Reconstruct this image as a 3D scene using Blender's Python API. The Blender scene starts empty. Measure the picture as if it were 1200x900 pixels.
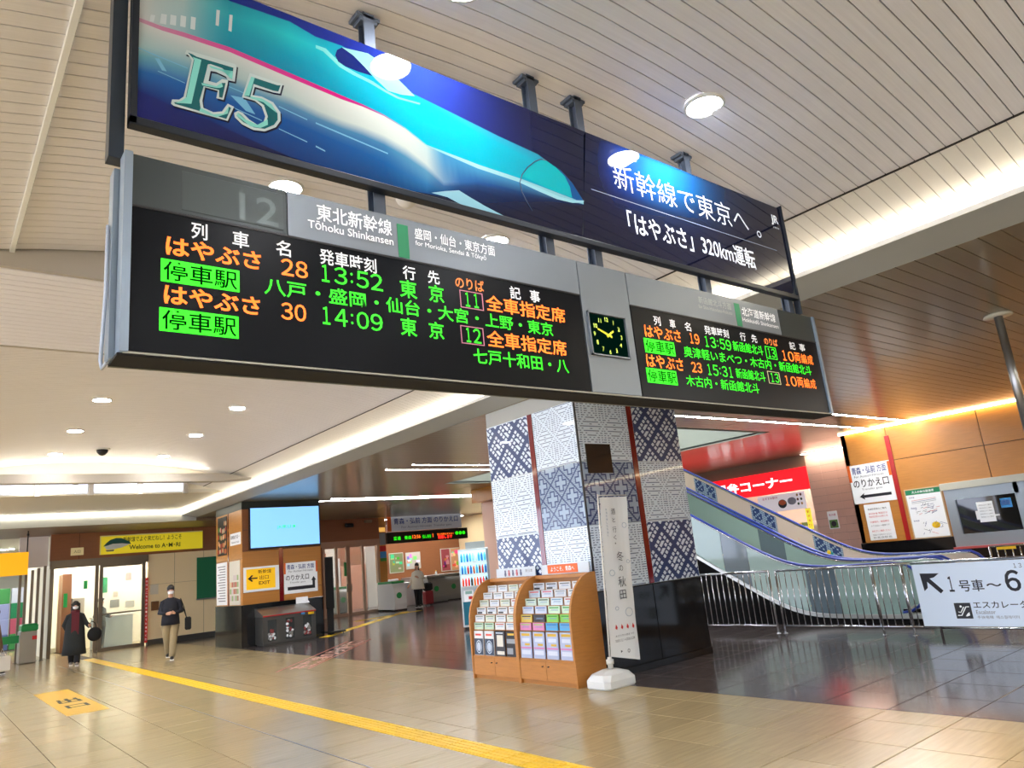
import bpy, bmesh, math, random
from mathutils import Vector, Matrix
random.seed(7)
PI = math.pi
SC = bpy.context.scene
COL = SC.collection

# ---------------------------------------------------------------- camera, world, exposure
cam = bpy.data.cameras.new('camera'); camo = bpy.data.objects.new('camera', cam); COL.objects.link(camo)
cam.sensor_width = 36; cam.lens = 852.05 / 1200 * 36; cam.clip_start = 0.05; cam.clip_end = 200
_y, _p, _r = math.radians(39.662), math.radians(13.407), math.radians(-5.767)
_f = Vector((math.sin(_y)*math.cos(_p), math.cos(_y)*math.cos(_p), math.sin(_p)))
_rt = Vector((math.cos(_y), -math.sin(_y), 0)); _up = _rt.cross(_f)
_R = _rt*math.cos(_r) + _up*math.sin(_r); _U = -_rt*math.sin(_r) + _up*math.cos(_r)
camo.matrix_world = Matrix(((_R.x, _U.x, -_f.x, 0), (_R.y, _U.y, -_f.y, 0), (_R.z, _U.z, -_f.z, 1.75), (0, 0, 0, 1)))
SC.camera = camo
w = bpy.data.worlds.new('world'); SC.world = w; w.use_nodes = True
w.node_tree.nodes['Background'].inputs[0].default_value = (0.93, 0.96, 1.0, 1)
w.node_tree.nodes['Background'].inputs[1].default_value = 0.5
SC.view_settings.view_transform = 'Standard'; SC.view_settings.look = 'None'
SC.view_settings.exposure = 0.68; SC.view_settings.gamma = 1; SC.view_settings.use_curve_mapping = False

def area(name, loc, sx, sy, power, col, rot=(0, 0, 0)):
    l = bpy.data.lights.new(name, 'AREA'); l.shape = 'RECTANGLE'; l.size = sx; l.size_y = sy
    l.energy = power; l.color = col
    o = bpy.data.objects.new(name, l); o.location = loc; o.rotation_euler = rot; COL.objects.link(o)
    return o

# ---------------------------------------------------------------- materials
def lin(c):
    return tuple(((v/255)/12.92 if v <= 10 else (((v/255)+.055)/1.055)**2.4) for v in c)
MC = {}
def mat(name, rgb, rough=.5, metal=0., emit=0., coat=0., noise=0., nscale=(8, 8, 8), spec=.5, rand=0., bump=0., alpha=1., trans=0.):
    if name in MC: return MC[name]
    m = bpy.data.materials.new(name); m.use_nodes = True; MC[name] = m
    nt = m.node_tree; b = nt.nodes['Principled BSDF']; c = lin(rgb)
    b.inputs['Base Color'].default_value = (*c, 1); b.inputs['Roughness'].default_value = rough
    b.inputs['Metallic'].default_value = metal; b.inputs['Specular IOR Level'].default_value = spec
    if coat: b.inputs['Coat Weight'].default_value = coat; b.inputs['Coat Roughness'].default_value = .03
    if emit:
        b.inputs['Emission Color'].default_value = (*c, 1); b.inputs['Emission Strength'].default_value = emit
    if trans: b.inputs['Transmission Weight'].default_value = trans; b.inputs['IOR'].default_value = 1.1
    if alpha < 1: b.inputs['Alpha'].default_value = alpha
    src = None
    if noise or bump:
        tc = nt.nodes.new('ShaderNodeTexCoord'); mp = nt.nodes.new('ShaderNodeMapping')
        mp.inputs['Scale'].default_value = nscale; n = nt.nodes.new('ShaderNodeTexNoise')
        n.inputs['Scale'].default_value = 1; n.inputs['Detail'].default_value = 6
        nt.links.new(tc.outputs['Object'], mp.inputs['Vector'])
        g = nt.nodes.new('ShaderNodeNewGeometry'); nt.links.new(g.outputs['Position'], mp.inputs['Vector'])
        nt.links.new(mp.outputs[0], n.inputs['Vector'])
        mr = nt.nodes.new('ShaderNodeMapRange'); mr.inputs[1].default_value = .3; mr.inputs[2].default_value = .7
        mr.inputs[3].default_value = 1-noise; mr.inputs[4].default_value = 1+noise*.5
        nt.links.new(n.outputs['Fac'], mr.inputs[0]); src = mr.outputs[0]
        if bump:
            bp = nt.nodes.new('ShaderNodeBump'); bp.inputs['Strength'].default_value = bump; bp.inputs['Distance'].default_value = .01
            nt.links.new(n.outputs['Fac'], bp.inputs['Height']); nt.links.new(bp.outputs[0], b.inputs['Normal'])
    if rand:
        oi = nt.nodes.new('ShaderNodeObjectInfo'); mr2 = nt.nodes.new('ShaderNodeMapRange')
        mr2.inputs[3].default_value = 1-rand; mr2.inputs[4].default_value = 1+rand
        nt.links.new(oi.outputs['Random'], mr2.inputs[0])
        if src:
            mu = nt.nodes.new('ShaderNodeMath'); mu.operation = 'MULTIPLY'
            nt.links.new(src, mu.inputs[0]); nt.links.new(mr2.outputs[0], mu.inputs[1]); src = mu.outputs[0]
        else: src = mr2.outputs[0]
    if src:
        vm = nt.nodes.new('ShaderNodeVectorMath'); vm.operation = 'SCALE'; vm.inputs[0].default_value = c
        nt.links.new(src, vm.inputs['Scale']); nt.links.new(vm.outputs[0], b.inputs['Base Color'])
    return m

def vcmat(name, emit, rough, coat=0.):
    m = bpy.data.materials.new(name); m.use_nodes = True; nt = m.node_tree; b = nt.nodes['Principled BSDF']
    a = nt.nodes.new('ShaderNodeVertexColor'); a.layer_name = 'print'
    nt.links.new(a.outputs[0], b.inputs['Base Color']); nt.links.new(a.outputs[0], b.inputs['Emission Color'])
    b.inputs['Emission Strength'].default_value = emit; b.inputs['Roughness'].default_value = rough
    b.inputs['Coat Weight'].default_value = coat; b.inputs['Coat Roughness'].default_value = .02; b.inputs['Specular IOR Level'].default_value = 0
    return m

slat_m = mat('champagne ceiling slat', (232, 230, 232), .42, .0, noise=.05, nscale=(1.5, 60, 1.5))
cove_m = mat('cove slat', (236, 232, 222), .5)
aisle_m = mat('glossy aisle slat', (150, 138, 110), .3, .25, coat=.45, noise=.06, nscale=(1, 40, 1))
aisle_m.node_tree.nodes['Principled BSDF'].inputs['Coat Roughness'].default_value = .13
dark_gap = mat('dark joint', (38, 32, 28), .9)
white_p = mat('white painted metal', (222, 222, 216), .45)
beam_p = mat('pale beam paint', (176, 178, 172), .5)
lt_tile = mat('light stone tile', (176, 157, 118), .2, noise=.12, nscale=(2.2, 22, 8), rand=.05)
dk_tile = mat('dark stone tile', (84, 76, 76), .14, noise=.35, nscale=(7, 7, 7), rand=.10)
grout = mat('tile grout', (84, 74, 60), .8)
yel_tile = mat('yellow tactile tile', (240, 196, 20), .4, rand=.04)
wood_o = mat('orange wood panel', (196, 132, 60), .3, noise=.10, nscale=(.6, 3, 40))
wood_b = mat('brown wood panel', (142, 88, 54), .35, noise=.08, nscale=(2, 2, 30))
granite = mat('black polished granite', (26, 26, 27), .08, noise=.5, nscale=(14, 14, 3))
steel = mat('brushed steel', (168, 168, 166), .28, .9)
steel_d = mat('dark steel', (100, 100, 98), .35, .8)
chrome = mat('chrome', (205, 210, 215), .12, 1.)
gray_b = mat('grey board metal', (122, 130, 138), .38, .45)
gray_d = mat('dark board metal', (52, 60, 60), .35, .3)
post_m = mat('grey post metal', (88, 98, 112), .45, .3)
black = mat('black plastic', (18, 18, 20), .4)
blackm = mat('black matte', (12, 12, 12), .8)
screen_m = mat('dark display glass', (4, 7, 13), .3, spec=.12)
led_o = mat('orange led', (255, 112, 28), .5, emit=1.15)
led_g = mat('green led', (40, 235, 20), .5, emit=.8)
led_r = mat('red led', (255, 40, 30), .5, emit=2.2)
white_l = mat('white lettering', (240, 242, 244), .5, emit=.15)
black_l = mat('black lettering', (16, 18, 30), .5)
navy_l = mat('navy lettering', (30, 50, 130), .5)
gray_l = mat('grey lettering', (120, 120, 125), .5)
red_l = mat('red lettering', (205, 40, 40), .5)
green_s = mat('green stripe', (20, 130, 84), .45)
maroon = mat('maroon glass strip', (120, 18, 24), .12, coat=.6)
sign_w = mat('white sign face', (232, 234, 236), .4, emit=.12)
orange_s = mat('orange sign', (238, 110, 40), .45)
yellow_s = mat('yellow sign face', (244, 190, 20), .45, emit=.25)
cream = mat('cream wall panel', (244, 222, 176), .5)
lamp = mat('lamp diffuser', (250, 250, 255), .5, emit=150.)
tube = mat('line lamp diffuser', (250, 248, 246), .5, emit=38.)
cove_l = mat('cove lamp', (255, 246, 230), .5, emit=15.)
warm_l = mat('warm cove lamp', (255, 234, 190), .5, emit=12.)
clear = mat('window light', (225, 232, 255), .5, emit=.7)
cove_s = mat('soft cove lamp', (255, 246, 228), .5, emit=14.)
rackw = mat('rack plywood', (190, 128, 62), .38, noise=.10, nscale=(5, 5, 40))
kwhite = mat('pattern white', (226, 240, 252), .3, coat=.4)
kdash = mat('pattern grey blue', (100, 118, 146), .35, coat=.4)
kblue = mat('pattern blue', (30, 58, 112), .3, coat=.4)
kmid = mat('pattern pale blue', (160, 182, 204), .3, coat=.4)
mint = mat('mint balustrade glass', (158, 186, 180), .1, coat=.5)
beigeg = mat('beige balustrade glass', (214, 196, 182), .15, coat=.4)
graygl = mat('grey balustrade glass', (104, 122, 132), .1, coat=.5)
bluerub = mat('blue handrail rubber', (34, 62, 160), .3)
glass = mat('clear glass', (225, 240, 238), .02, alpha=.16, spec=.8)
green_p = mat('green plastic', (20, 140, 70), .35)
red_s = mat('red lit shop sign', (230, 20, 30), .4, emit=.9)
skin_m = mat('skin', (205, 158, 130), .5)
hair_m = mat('black hair', (18, 15, 14), .5)
mask_m = mat('white face mask', (232, 232, 232), .8)

# ---------------------------------------------------------------- helpers
class MB:
    def __init__(s): s.v = []; s.f = []; s.mi = []; s.sm = []
    def quad(s, a, b, c, d, mi=0):
        n = len(s.v); s.v += [tuple(a), tuple(b), tuple(c), tuple(d)]; s.f.append((n, n+1, n+2, n+3)); s.mi.append(mi); s.sm.append(False)
    def poly(s, pts, mi=0):
        n = len(s.v); s.v += [tuple(p) for p in pts]; s.f.append(tuple(range(n, n+len(pts)))); s.mi.append(mi); s.sm.append(False)
    def box(s, x0, x1, y0, y1, z0, z1, mi=0, ch=0.):
        n = len(s.v)
        if not ch:
            s.v += [(x, y, z) for z in (z0, z1) for x, y in ((x0, y0), (x1, y0), (x1, y1), (x0, y1))]
            for q in ((3, 2, 1, 0), (4, 5, 6, 7), (0, 1, 5, 4), (1, 2, 6, 5), (2, 3, 7, 6), (3, 0, 4, 7)):
                s.f.append(tuple(n+i for i in q)); s.mi.append(mi); s.sm.append(False)
        else:
            c = ch
            for z, k in ((z0, c), (z0+c, 0), (z1-c, 0), (z1, c)):
                s.v += [(x0+k, y0+k, z), (x1-k, y0+k, z), (x1-k, y1-k, z), (x0+k, y1-k, z)]
            s.f.append((n+3, n+2, n+1, n)); s.f.append((n+12, n+13, n+14, n+15)); s.mi += [mi, mi]; s.sm += [False]*2
            for r in range(3):
                for i in range(4):
                    j = (i+1) % 4; s.f.append((n+4*r+i, n+4*r+j, n+4*r+4+j, n+4*r+4+i)); s.mi.append(mi); s.sm.append(False)
    def loft(s, rings, mi=0, cap=True, smooth=True, closed=False):
        # rings: list of lists of points, equal length
        n = len(s.v); k = len(rings[0])
        for r in rings: s.v += [tuple(p) for p in r]
        m = len(rings)
        for a in range(m if closed else m-1):
            b = (a+1) % m
            for i in range(k):
                j = (i+1) % k
                s.f.append((n+a*k+i, n+a*k+j, n+b*k+j, n+b*k+i)); s.mi.append(mi); s.sm.append(smooth)
        if cap and not closed:
            s.f.append(tuple(n+i for i in reversed(range(k)))); s.f.append(tuple(n+(m-1)*k+i for i in range(k)))
            s.mi += [mi, mi]; s.sm += [False, False]
    def tube(s, pts, r, n=10, mi=0, ry=None):
        pts = [Vector(p) for p in pts]; rings = []
        rs = r if isinstance(r, (list, tuple)) else [r]*len(pts)
        ref = None
        for i, p in enumerate(pts):
            t = (pts[min(i+1, len(pts)-1)] - pts[max(i-1, 0)]).normalized()
            if ref is None:
                ref = Vector((0, 0, 1)) if abs(t.z) < .9 else Vector((1, 0, 0))
            a = t.cross(ref).normalized(); b = a.cross(t).normalized(); ref = b
            rings.append([p + a*math.cos(2*PI*k/n)*rs[i] + b*math.sin(2*PI*k/n)*rs[i]*(ry or 1) for k in range(n)])
        s.loft(rings, mi)
    def rings_z(s, prof, cx, cy, n=24, mi=0, sx=1, sy=1):
        s.loft([[(cx+r*sx*math.cos(2*PI*k/n), cy+r*sy*math.sin(2*PI*k/n), z) for k in range(n)] for r, z in prof], mi)
    def ell(s, c, rx, ry, rz, n=12, m=8, mi=0):
        s.loft([[(c[0]+rx*math.sin(PI*(j+.02)/(m+.04))*math.cos(2*PI*k/n), c[1]+ry*math.sin(PI*(j+.02)/(m+.04))*math.sin(2*PI*k/n),
                  c[2]-rz*math.cos(PI*(j+.02)/(m+.04))) for k in range(n)] for j in range(m+1)], mi)
    def mesh(s, name, mats):
        me = bpy.data.meshes.new(name); me.from_pydata(s.v, [], s.f)
        for m in (mats if isinstance(mats, (list, tuple)) else [mats]): me.materials.append(m)
        me.polygons.foreach_set('material_index', s.mi); me.polygons.foreach_set('use_smooth', s.sm); me.update()
        return me
    def build(s, name, mats, parent=None, loc=None, rot=None):
        return link(name, s.mesh(name, mats), parent, loc, rot)
def link(name, me, parent=None, loc=None, rot=None):
    o = bpy.data.objects.new(name, me); COL.objects.link(o)
    if loc is not None: o.location = loc
    elif parent is not None and parent.type == 'EMPTY': o.location = -parent.location   # authored in world coordinates
    if rot: o.rotation_euler = rot
    if parent: o.parent = parent
    return o
def tag(o, label=None, cat=None, group=None, kind=None):
    if label: o['label'] = label
    if cat: o['category'] = cat
    if group: o['group'] = group
    if kind: o['kind'] = kind
    return o
def thing(name, label, cat, loc=(0, 0, 0), rz=0, group=None):
    o = bpy.data.objects.new(name, None); COL.objects.link(o); o.location = loc; o.rotation_euler = (0, 0, rz)
    o.empty_display_size = .1
    return tag(o, label, cat, group)
def box(name, m, parent, x0, x1, y0, y1, z0, z1, ch=0.):
    b = MB(); b.box(x0, x1, y0, y1, z0, z1, 0, ch); return b.build(name, m, parent)
def struct(name, b, m, parent=None):
    o = b.build(name, m, parent)
    if not parent: o['kind'] = 'structure'
    return o
def dup(root, **kw):
    c = root.copy(); COL.objects.link(c)
    for ch in list(root.children):
        d = ch.copy(); COL.objects.link(d); d.parent = c
        for g in list(ch.children):
            e = g.copy(); COL.objects.link(e); e.parent = d
    return c

# text: fits string in a w x h box centred on c; face 'Y' looks towards -Y (reads along +X), 'X' looks towards -X (reads along -Y)
TC = {}
def glyph_mesh(s, bold, shear):
    k = (s, bold, shear)
    if k not in TC:
        cu = bpy.data.curves.new('t', 'FONT'); cu.body = s; cu.resolution_u = 3; cu.offset = bold; cu.shear = shear
        o = bpy.data.objects.new('t', cu); COL.objects.link(o)
        dg = bpy.context.evaluated_depsgraph_get(); me = o.evaluated_get(dg).to_mesh()
        vs = [(v.co.x, v.co.y) for v in me.vertices]; fs = [tuple(p.vertices) for p in me.polygons]
        o.evaluated_get(dg).to_mesh_clear(); bpy.data.objects.remove(o); bpy.data.curves.remove(cu)
        TC[k] = (vs, fs)
    return TC[k]
def text(s, m, parent, c, w, h, face='Y', bold=0., shear=0., name='lettering', rot=0.):
    vs, fs = glyph_mesh(s, bold, shear)
    if not vs: return None
    x0 = min(v[0] for v in vs); x1 = max(v[0] for v in vs); y0 = min(v[1] for v in vs); y1 = max(v[1] for v in vs)
    kx = w/max(x1-x0, 1e-4) if w else None; ky = h/max(y1-y0, 1e-4) if h else None
    kx = kx or ky; ky = ky or kx
    cr, sr = math.cos(rot), math.sin(rot); out = []
    for x, y in vs:
        a, b = (x-(x0+x1)/2)*kx, (y-(y0+y1)/2)*ky; a, b = a*cr-b*sr, a*sr+b*cr
        if face == 'Y': out.append((c[0]+a, c[1], c[2]+b))
        elif face == 'X': out.append((c[0], c[1]-a, c[2]+b))
        elif face == 'Z': out.append((c[0]+a, c[1]+b, c[2]))
    me = bpy.data.meshes.new(name); me.from_pydata(out, [], fs); me.materials.append(m); me.update()
    return link(name, me, parent)
def flat(name, m, parent, pts2, off, face='Y', th=.002):
    # polygon in (horizontal, z) on plane at off with small thickness towards the viewer
    b = MB(); P = (lambda a, z, d: (a, off-d, z)) if face == 'Y' else (lambda a, z, d: (off-d, a, z))
    n = len(pts2); b.poly([P(a, z, th) for a, z in pts2])
    for i in range(n):
        j = (i+1) % n; b.quad(P(*pts2[i], 0), P(*pts2[j], 0), P(*pts2[j], th), P(*pts2[i], th))
    return b.build(name, m, parent)
def plate(name, m, parent, a0, a1, z0, z1, off, face='Y', th=.01, ch=0.):
    if face == 'Y': return box(name, m, parent, a0, a1, off-th, off, z0, z1, ch)
    return box(name, m, parent, off-th, off, min(a0, a1), max(a0, a1), z0, z1, ch)
# ---------------------------------------------------------------- floor
fb = MB(); fb.box(-8, 27, -12, 46, -.12, -.010); floor = struct('floor', fb, grout)
COLX = [-8, -7.31, -6.62, -5.93, -5.24, -4.55, -3.86, -3.17, -2.48, -1.79, -1.10, -.03, .66, 1.35, 2.04, 2.72, 3.41, 4.195, 4.505, 4.82, 5.51, 6.20, 6.90, 7.33]
DKX = [7.33] + [8.01 + .70*i for i in range(27)]
PY = .69; Y0T = 3.05 - PY*8
def tile_mesh(w, d, m):
    b = MB(); g = .004; b.box(g, w-g, g, d-g, -.012, 0, 0, .003); return b.mesh('floor_tile', m)
TM = {}
def tiles(cols, m, y0, y1, k0):
    for i in range(len(cols)-1):
        wd = cols[i+1]-cols[i]
        if abs(cols[i]-4.195) < .01: continue
        for j in range(60):
            y = Y0T + PY*j
            if y < y0 - .01 or y > y1 - .3: continue
            yield i, j, cols[i], wd, y
far_l = MB(); far_d = MB()
for i, j, x, wd, y in tiles(COLX, lt_tile, -2.5, 44, 0):
    if x > -.1 and x < 7.33 and 2.3 < y < 13.3:
        k = ('l', round(wd, 3))
        if k not in TM: TM[k] = tile_mesh(wd, PY, lt_tile)
        link('floor_tile', TM[k], floor, (x, y, 0))
    else: far_l.box(x+.004, x+wd-.004, y+.004, y+PY-.004, -.012, 0)
for i, j, x, wd, y in tiles(DKX, dk_tile, -2.5, 45, 0):
    if x > 26: continue
    if x < 12.1 and 1.6 < y < 7.3:
        k = ('d', round(wd, 3))
        if k not in TM: TM[k] = tile_mesh(wd, PY, dk_tile)
        link('floor_tile', TM[k], floor, (x, y, 0))
    else: far_d.box(x+.004, x+wd-.004, y+.004, y+PY-.004, -.012, 0)
tag(far_l.build('floor_tile', lt_tile, floor), kind='stuff')
tag(far_d.build('floor_tile', dk_tile, floor), kind='stuff')
# tactile strip, one tile every 0.31 m
tb = MB(); tb.box(0, .302, .003, .307, -.012, .001, 0, .002)
for k in range(4): tb.box(.025+k*.07, .025+k*.07+.035, .015, .295, .001, .006, 0, .002)
tme = tb.mesh('tactile_tile', yel_tile)
yy = 3.6; nt_ = 0; farb = MB()
while yy < 27:
    if nt_ < 50: link('tactile_tile', tme, floor, (4.199, yy, 0))
    else:
        farb.box(4.199, 4.501, yy+.003, yy+.307, -.012, .001)
        for k in range(4): farb.box(4.224+k*.07, 4.259+k*.07, yy+.015, yy+.295, .001, .006)
    yy += .31; nt_ += 1
tag(farb.build('tactile_tile', yel_tile, floor), kind='stuff')
b = MB(); b.box(3.404, 3.418, 2.3, 26, -.001, .0012); b.build('expansion_joint', steel_d, floor)
# yellow tactile path by the ticket gates
b = MB()
for a, c in (((9.7, 21.7), (16.3, 28.2)), ((13.2, 26.6), (16.6, 27.6))):
    dx, dy = c[0]-a[0], c[1]-a[1]; L = math.hypot(dx, dy); nx, ny = -dy/L*.16, dx/L*.16
    b.loft([[(a[0]-nx, a[1]-ny, .0), (a[0]+nx, a[1]+ny, .0), (a[0]+nx, a[1]+ny, .005), (a[0]-nx, a[1]-ny, .005)],
            [(c[0]-nx, c[1]-ny, .0), (c[0]+nx, c[1]+ny, .0), (c[0]+nx, c[1]+ny, .005), (c[0]-nx, c[1]-ny, .005)]], smooth=False)
b.build('tactile_path', yel_tile, floor)

# ---------------------------------------------------------------- ceilings
def zv(x): return 5.0 - .036*(x-3.15)**2
XA, XB = 0.0, 6.3
cb = MB()
NS = 20
def vault_shell(b, y0, y1):
    for i in range(NS):
        a = XA + (XB-XA)*i/NS; c = XA + (XB-XA)*(i+1)/NS
        b.quad((a, y0, zv(a)+.02), (a, y1, zv(a)+.02), (c, y1, zv(c)+.02), (c, y0, zv(c)+.02))
    for s in (1, -1):
        X = lambda x: x if s > 0 else 6.3-x
        q = [(X(6.3), y0, 4.663), (X(6.3), y1, 4.663), (X(7.20), y1, 4.42), (X(7.20), y0, 4.42)]
        b.quad(*(q if s > 0 else q[::-1]))
vault_shell(cb, -12, 7.05); vault_shell(cb, 9.45, 20.05)
vault_shell(cb, 20.05, 22)
ceiling = struct('ceiling', cb, dark_gap)
def slat_mesh(pitch, n=10):
    b = MB(); g = .004
    for i in range(n):
        a = XA+.005 + (XB-XA-.01)*i/n; c = XA+.005 + (XB-XA-.01)*(i+1)/n
        b.quad((a, g, zv(a)), (a, pitch-g, zv(a)), (c, pitch-g, zv(c)), (c, g, zv(c)))
        b.sm[-1] = True
        b.quad((a, g, zv(a)+.015), (a, g, zv(a)), (c, g, zv(c)), (c, g, zv(c)+.015))
        b.quad((a, pitch-g, zv(a)), (a, pitch-g, zv(a)+.015), (c, pitch-g, zv(c)+.015), (c, pitch-g, zv(c)))
    return b
def cove_mesh(pitch, s):
    X = lambda x: x if s > 0 else 6.3-x
    b = MB(); g = .003; x0, z0, x1, z1 = 6.312, 4.640, 7.16, 4.40
    b.quad(*[(X(x), y, z) for x, y, z in ((x0, g, z0), (x0, pitch-g, z0), (x1, pitch-g, z1), (x1, g, z1))][::s])
    b.quad((X(x0), g, z0+.015), (X(x0), g, z0), (X(x1), g, z1), (X(x1), g, z1+.015))
    b.quad((X(x0), pitch-g, z0), (X(x0), pitch-g, z0+.015), (X(x1), pitch-g, z1+.015), (X(x1), pitch-g, z1))
    return b
PS = .122
sm_ = slat_mesh(PS).mesh('ceiling_slat', slat_m); cm_ = cove_mesh(PS, 1).mesh('cove_slat', cove_m)
far = MB(); farc = MB()
def addfar(dst, src, y):
    n = len(dst.v); dst.v += [(p[0], p[1]+y, p[2]) for p in src.v]; dst.f += [tuple(n+i for i in f) for f in src.f]; dst.mi += src.mi; dst.sm += src.sm
s_src = slat_mesh(PS); c_src = cove_mesh(PS, 1); c_l = cove_mesh(PS, -1)
y = -12
while y < 21.9:
    if 7.05-PS < y < 9.45: y += PS; continue
    if y > 9.45 and y < 9.45+PS: y = 9.45+.001
    near = .6 < y < 7 or 9.4 < y < 14.5
    if near: link('ceiling_slat', sm_, ceiling, (0, y, 0)); link('cove_slat', cm_, ceiling, (0, y+PS/2, 0))
    else: addfar(far, s_src, y); addfar(farc, c_src, y+PS/2)
    addfar(farc, c_l, y+PS/2)
    y += PS
# cove slats run on over the cross band
y = 7.05
while y < 9.4:
    addfar(farc, c_src, y); y += PS
tag(far.build('ceiling_slat', slat_m, ceiling), kind='stuff'); tag(farc.build('cove_slat', cove_m, ceiling), kind='stuff')
b = MB(); b.box(6.29, 6.31, -12, 22, 4.635, 4.66); struct('trim_1', b, dark_gap)
b = MB(); b.box(.425, .465, -12, 7.05, zv(.44)-.028, zv(.44)+.004, 0, .004); struct('trim_2', b, white_p)

# cross band between the two vaults, slatted soffit
b = MB(); b.box(-.76, 6.3, 7.05, 7.10, 4.58, 5.05); b.box(-.76, 6.3, 9.40, 9.45, 4.58, 5.05)
b.box(-.76, 6.3, 7.10, 9.40, 4.60, 4.70)
b.quad((6.3, 7.05, 4.663), (6.3, 9.45, 4.663), (7.06, 9.45, 4.40), (7.06, 7.05, 4.40))
cross = struct('trim_3', b, mat('warm grey fascia', (176, 168, 154), .5))
bs = MB(); bs.box(-.7, 6.28, .004, .122-.004, 4.58, 4.60, 0, .002)
bme = bs.mesh('ceiling_slat', slat_m)
for k in range(18): link('ceiling_slat', bme, cross, (0, 7.12+k*.126, 0))

# long lit cove beams on both sides of the concourse
for s, nm in ((1, 'trim_4'), (-1, 'trim_5')):
    X = (lambda x: x) if s > 0 else (lambda x: 6.3-x)
    sec = [(7.00, 4.30), (7.47, 4.205), (7.47, 4.9), (7.30, 4.9), (7.30, 4.32), (7.03, 4.32), (7.00, 4.32)]
    b = MB()
    r0 = [(X(x), -12, z) for x, z in sec]; r1 = [(X(x), 27, z) for x, z in sec]
    if s < 0: r0, r1 = r1, r0
    b.loft([r0, r1], smooth=False); o = struct(nm, b, beam_p)
    b = MB(); xa, xb = sorted((X(6.992), X(7.0))); b.box(xa, xb, -12, 27, 4.30, 4.35); b.build('white_lip', white_p, o)
    b = MB(); xa, xb = sorted((X(7.012), X(7.10))); b.box(xa, xb, -12, 26.9, 4.325, 4.342)
    c = b.build('cove_lamp', cove_l, o)
# aisle ceiling, z 4.2, with the opening over the escalators
AZ = 4.205
HX0, HX1, HY0, HY1 = 12.7, 16.6, 10.2, 19.0
ab = MB()
for x0, x1, y0, y1 in ((7.47, HX0, -12, 31), (HX1, 26, -12, 31), (HX0, HX1, -12, HY0), (HX0, HX1, HY1, 31)):
    ab.box(x0, x1, y0, y1, AZ+.02, AZ+.06)
for x0, x1, y0, y1 in ((HX0-.03, HX0, HY0, HY1), (HX1, HX1+.03, HY0, HY1), (HX0, HX1, HY0-.03, HY0), (HX0, HX1, HY1, HY1+.03)):
    ab.box(x0, x1, y0, y1, AZ-.005, AZ+1.6)
ab.box(HX0, HX1, HY0, HY1, AZ+2.6, AZ+2.7)
aisle = struct('ceiling', ab, mat('opening lining', (176, 184, 176), .5))
PA = .19
def aseg(b, x0, x1, y):
    g = .004; b.box(x0, x1, y+g, y+PA-g, AZ, AZ+.02, 0, .002)
bm1 = MB(); aseg(bm1, 7.475, 14.2, 0); m1 = bm1.mesh('ceiling_slat', aisle_m)
bm2 = MB(); aseg(bm2, 14.22, 20, 0); m2 = bm2.mesh('ceiling_slat', aisle_m)
far = MB(); y = -12
while y < 30.8:
    if 1.2 < y < 8.4: link('ceiling_slat', m1, aisle, (0, y, 0)); link('ceiling_slat', m2, aisle, (0, y, 0))
    elif y+PA < HY0 or y > HY1: aseg(far, 7.475, 14.2, y); aseg(far, 14.22, 20, y)
    else: aseg(far, 7.475, HX0-.03, y); aseg(far, HX1+.03, 20, y)
    aseg(far, 20.01, 26, y)
    y += PA
tag(far.build('ceiling_slat', aisle_m, aisle), kind='stuff')
# left aisle ceiling and walls that close the hall
b = MB(); b.box(-8, -1.17, -12, 27, 4.205, 4.26); struct('ceiling', b, mat('plain aisle ceiling', (170, 158, 140), .5))
b = MB(); b.box(-8.2, -8, -12, 46, 0, .6); b.box(-8.2, -8, -12, 46, 3.9, 4.4)
for k in range(15): b.box(-8.2, -8, -12.2+4*k, -11.8+4*k, .6, 3.9)
struct('wall_left', b, cream)
day = mat('added daylight pane', (220, 230, 255), .5, emit=3.4)
for k in range(12):
    b = MB(); b.box(-8.12, -8.08, -11.8+4*k, -8.2+4*k, .6, 3.9); struct('window_%d' % (k+11), b, day)  # unseen glowing panes added to light vault and column from the left

# far end of the concourse: lit beam, clerestory, dropped soffit
b = MB(); b.loft([[(-.7, 19.3, 4.62), (-.7, 19.62, 4.62), (-.7, 19.62, 4.42), (-.7, 19.34, 4.42)],
                  [(6.0, 19.3, 4.62), (6.0, 19.62, 4.62), (6.0, 19.62, 4.42), (6.0, 19.34, 4.42)],
                  [(6.75, 19.3, 4.50), (6.75, 19.62, 4.50), (6.75, 19.62, 4.46), (6.75, 19.34, 4.46)]], smooth=False)
o = struct('trim_6', b, mat('warm grey fascia', (176, 168, 154), .5))
b = MB(); b.box(-.3, 5.6, 19.5, 19.58, 4.622, 4.64); b.build('cove_lamp', cove_s, o)
b = MB()
for i in range(24):
    a = -.0 + 6.3*i/24; c = 6.3*(i+1)/24
    b.quad((a, 20.04, 4.56), (c, 20.04, 4.56), (c, 20.04, zv(c)+.01), (a, 20.04, zv(a)+.01))
struct('wall_far_lunette', b, mat('cream plaster', (222, 214, 192), .6))
wl = MB(); wl.box(-8, 7.4, 22.02, 22.1, 4.46, 5.4); wo = struct('wall_clerestory', wl, mat('cream plaster', (222, 214, 192), .6))
for k, x in enumerate((-.2, 1.0, 2.24, 3.44, 4.62)):
    pb = MB(); pb.box(x+.07, x+1.13, 22.0, 22.02, 4.50, 4.95); wn = struct('window_%d' % (k+1), pb, clear)
for k, x in enumerate((1.0, 2.24, 3.44, 4.62, 5.8)):
    b = MB(); b.box(x-.06, x+.06, 21.9, 22.0, 4.44, 5.0); b.build('mullion', mat('warm grey fascia', (176, 168, 154), .5), wo)
b = MB(); b.box(-8, 7.4, 22.0, 27.0, 4.48, 4.56)
struct('ceiling', b, mat('cream soffit', (206, 200, 182), .5))
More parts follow.
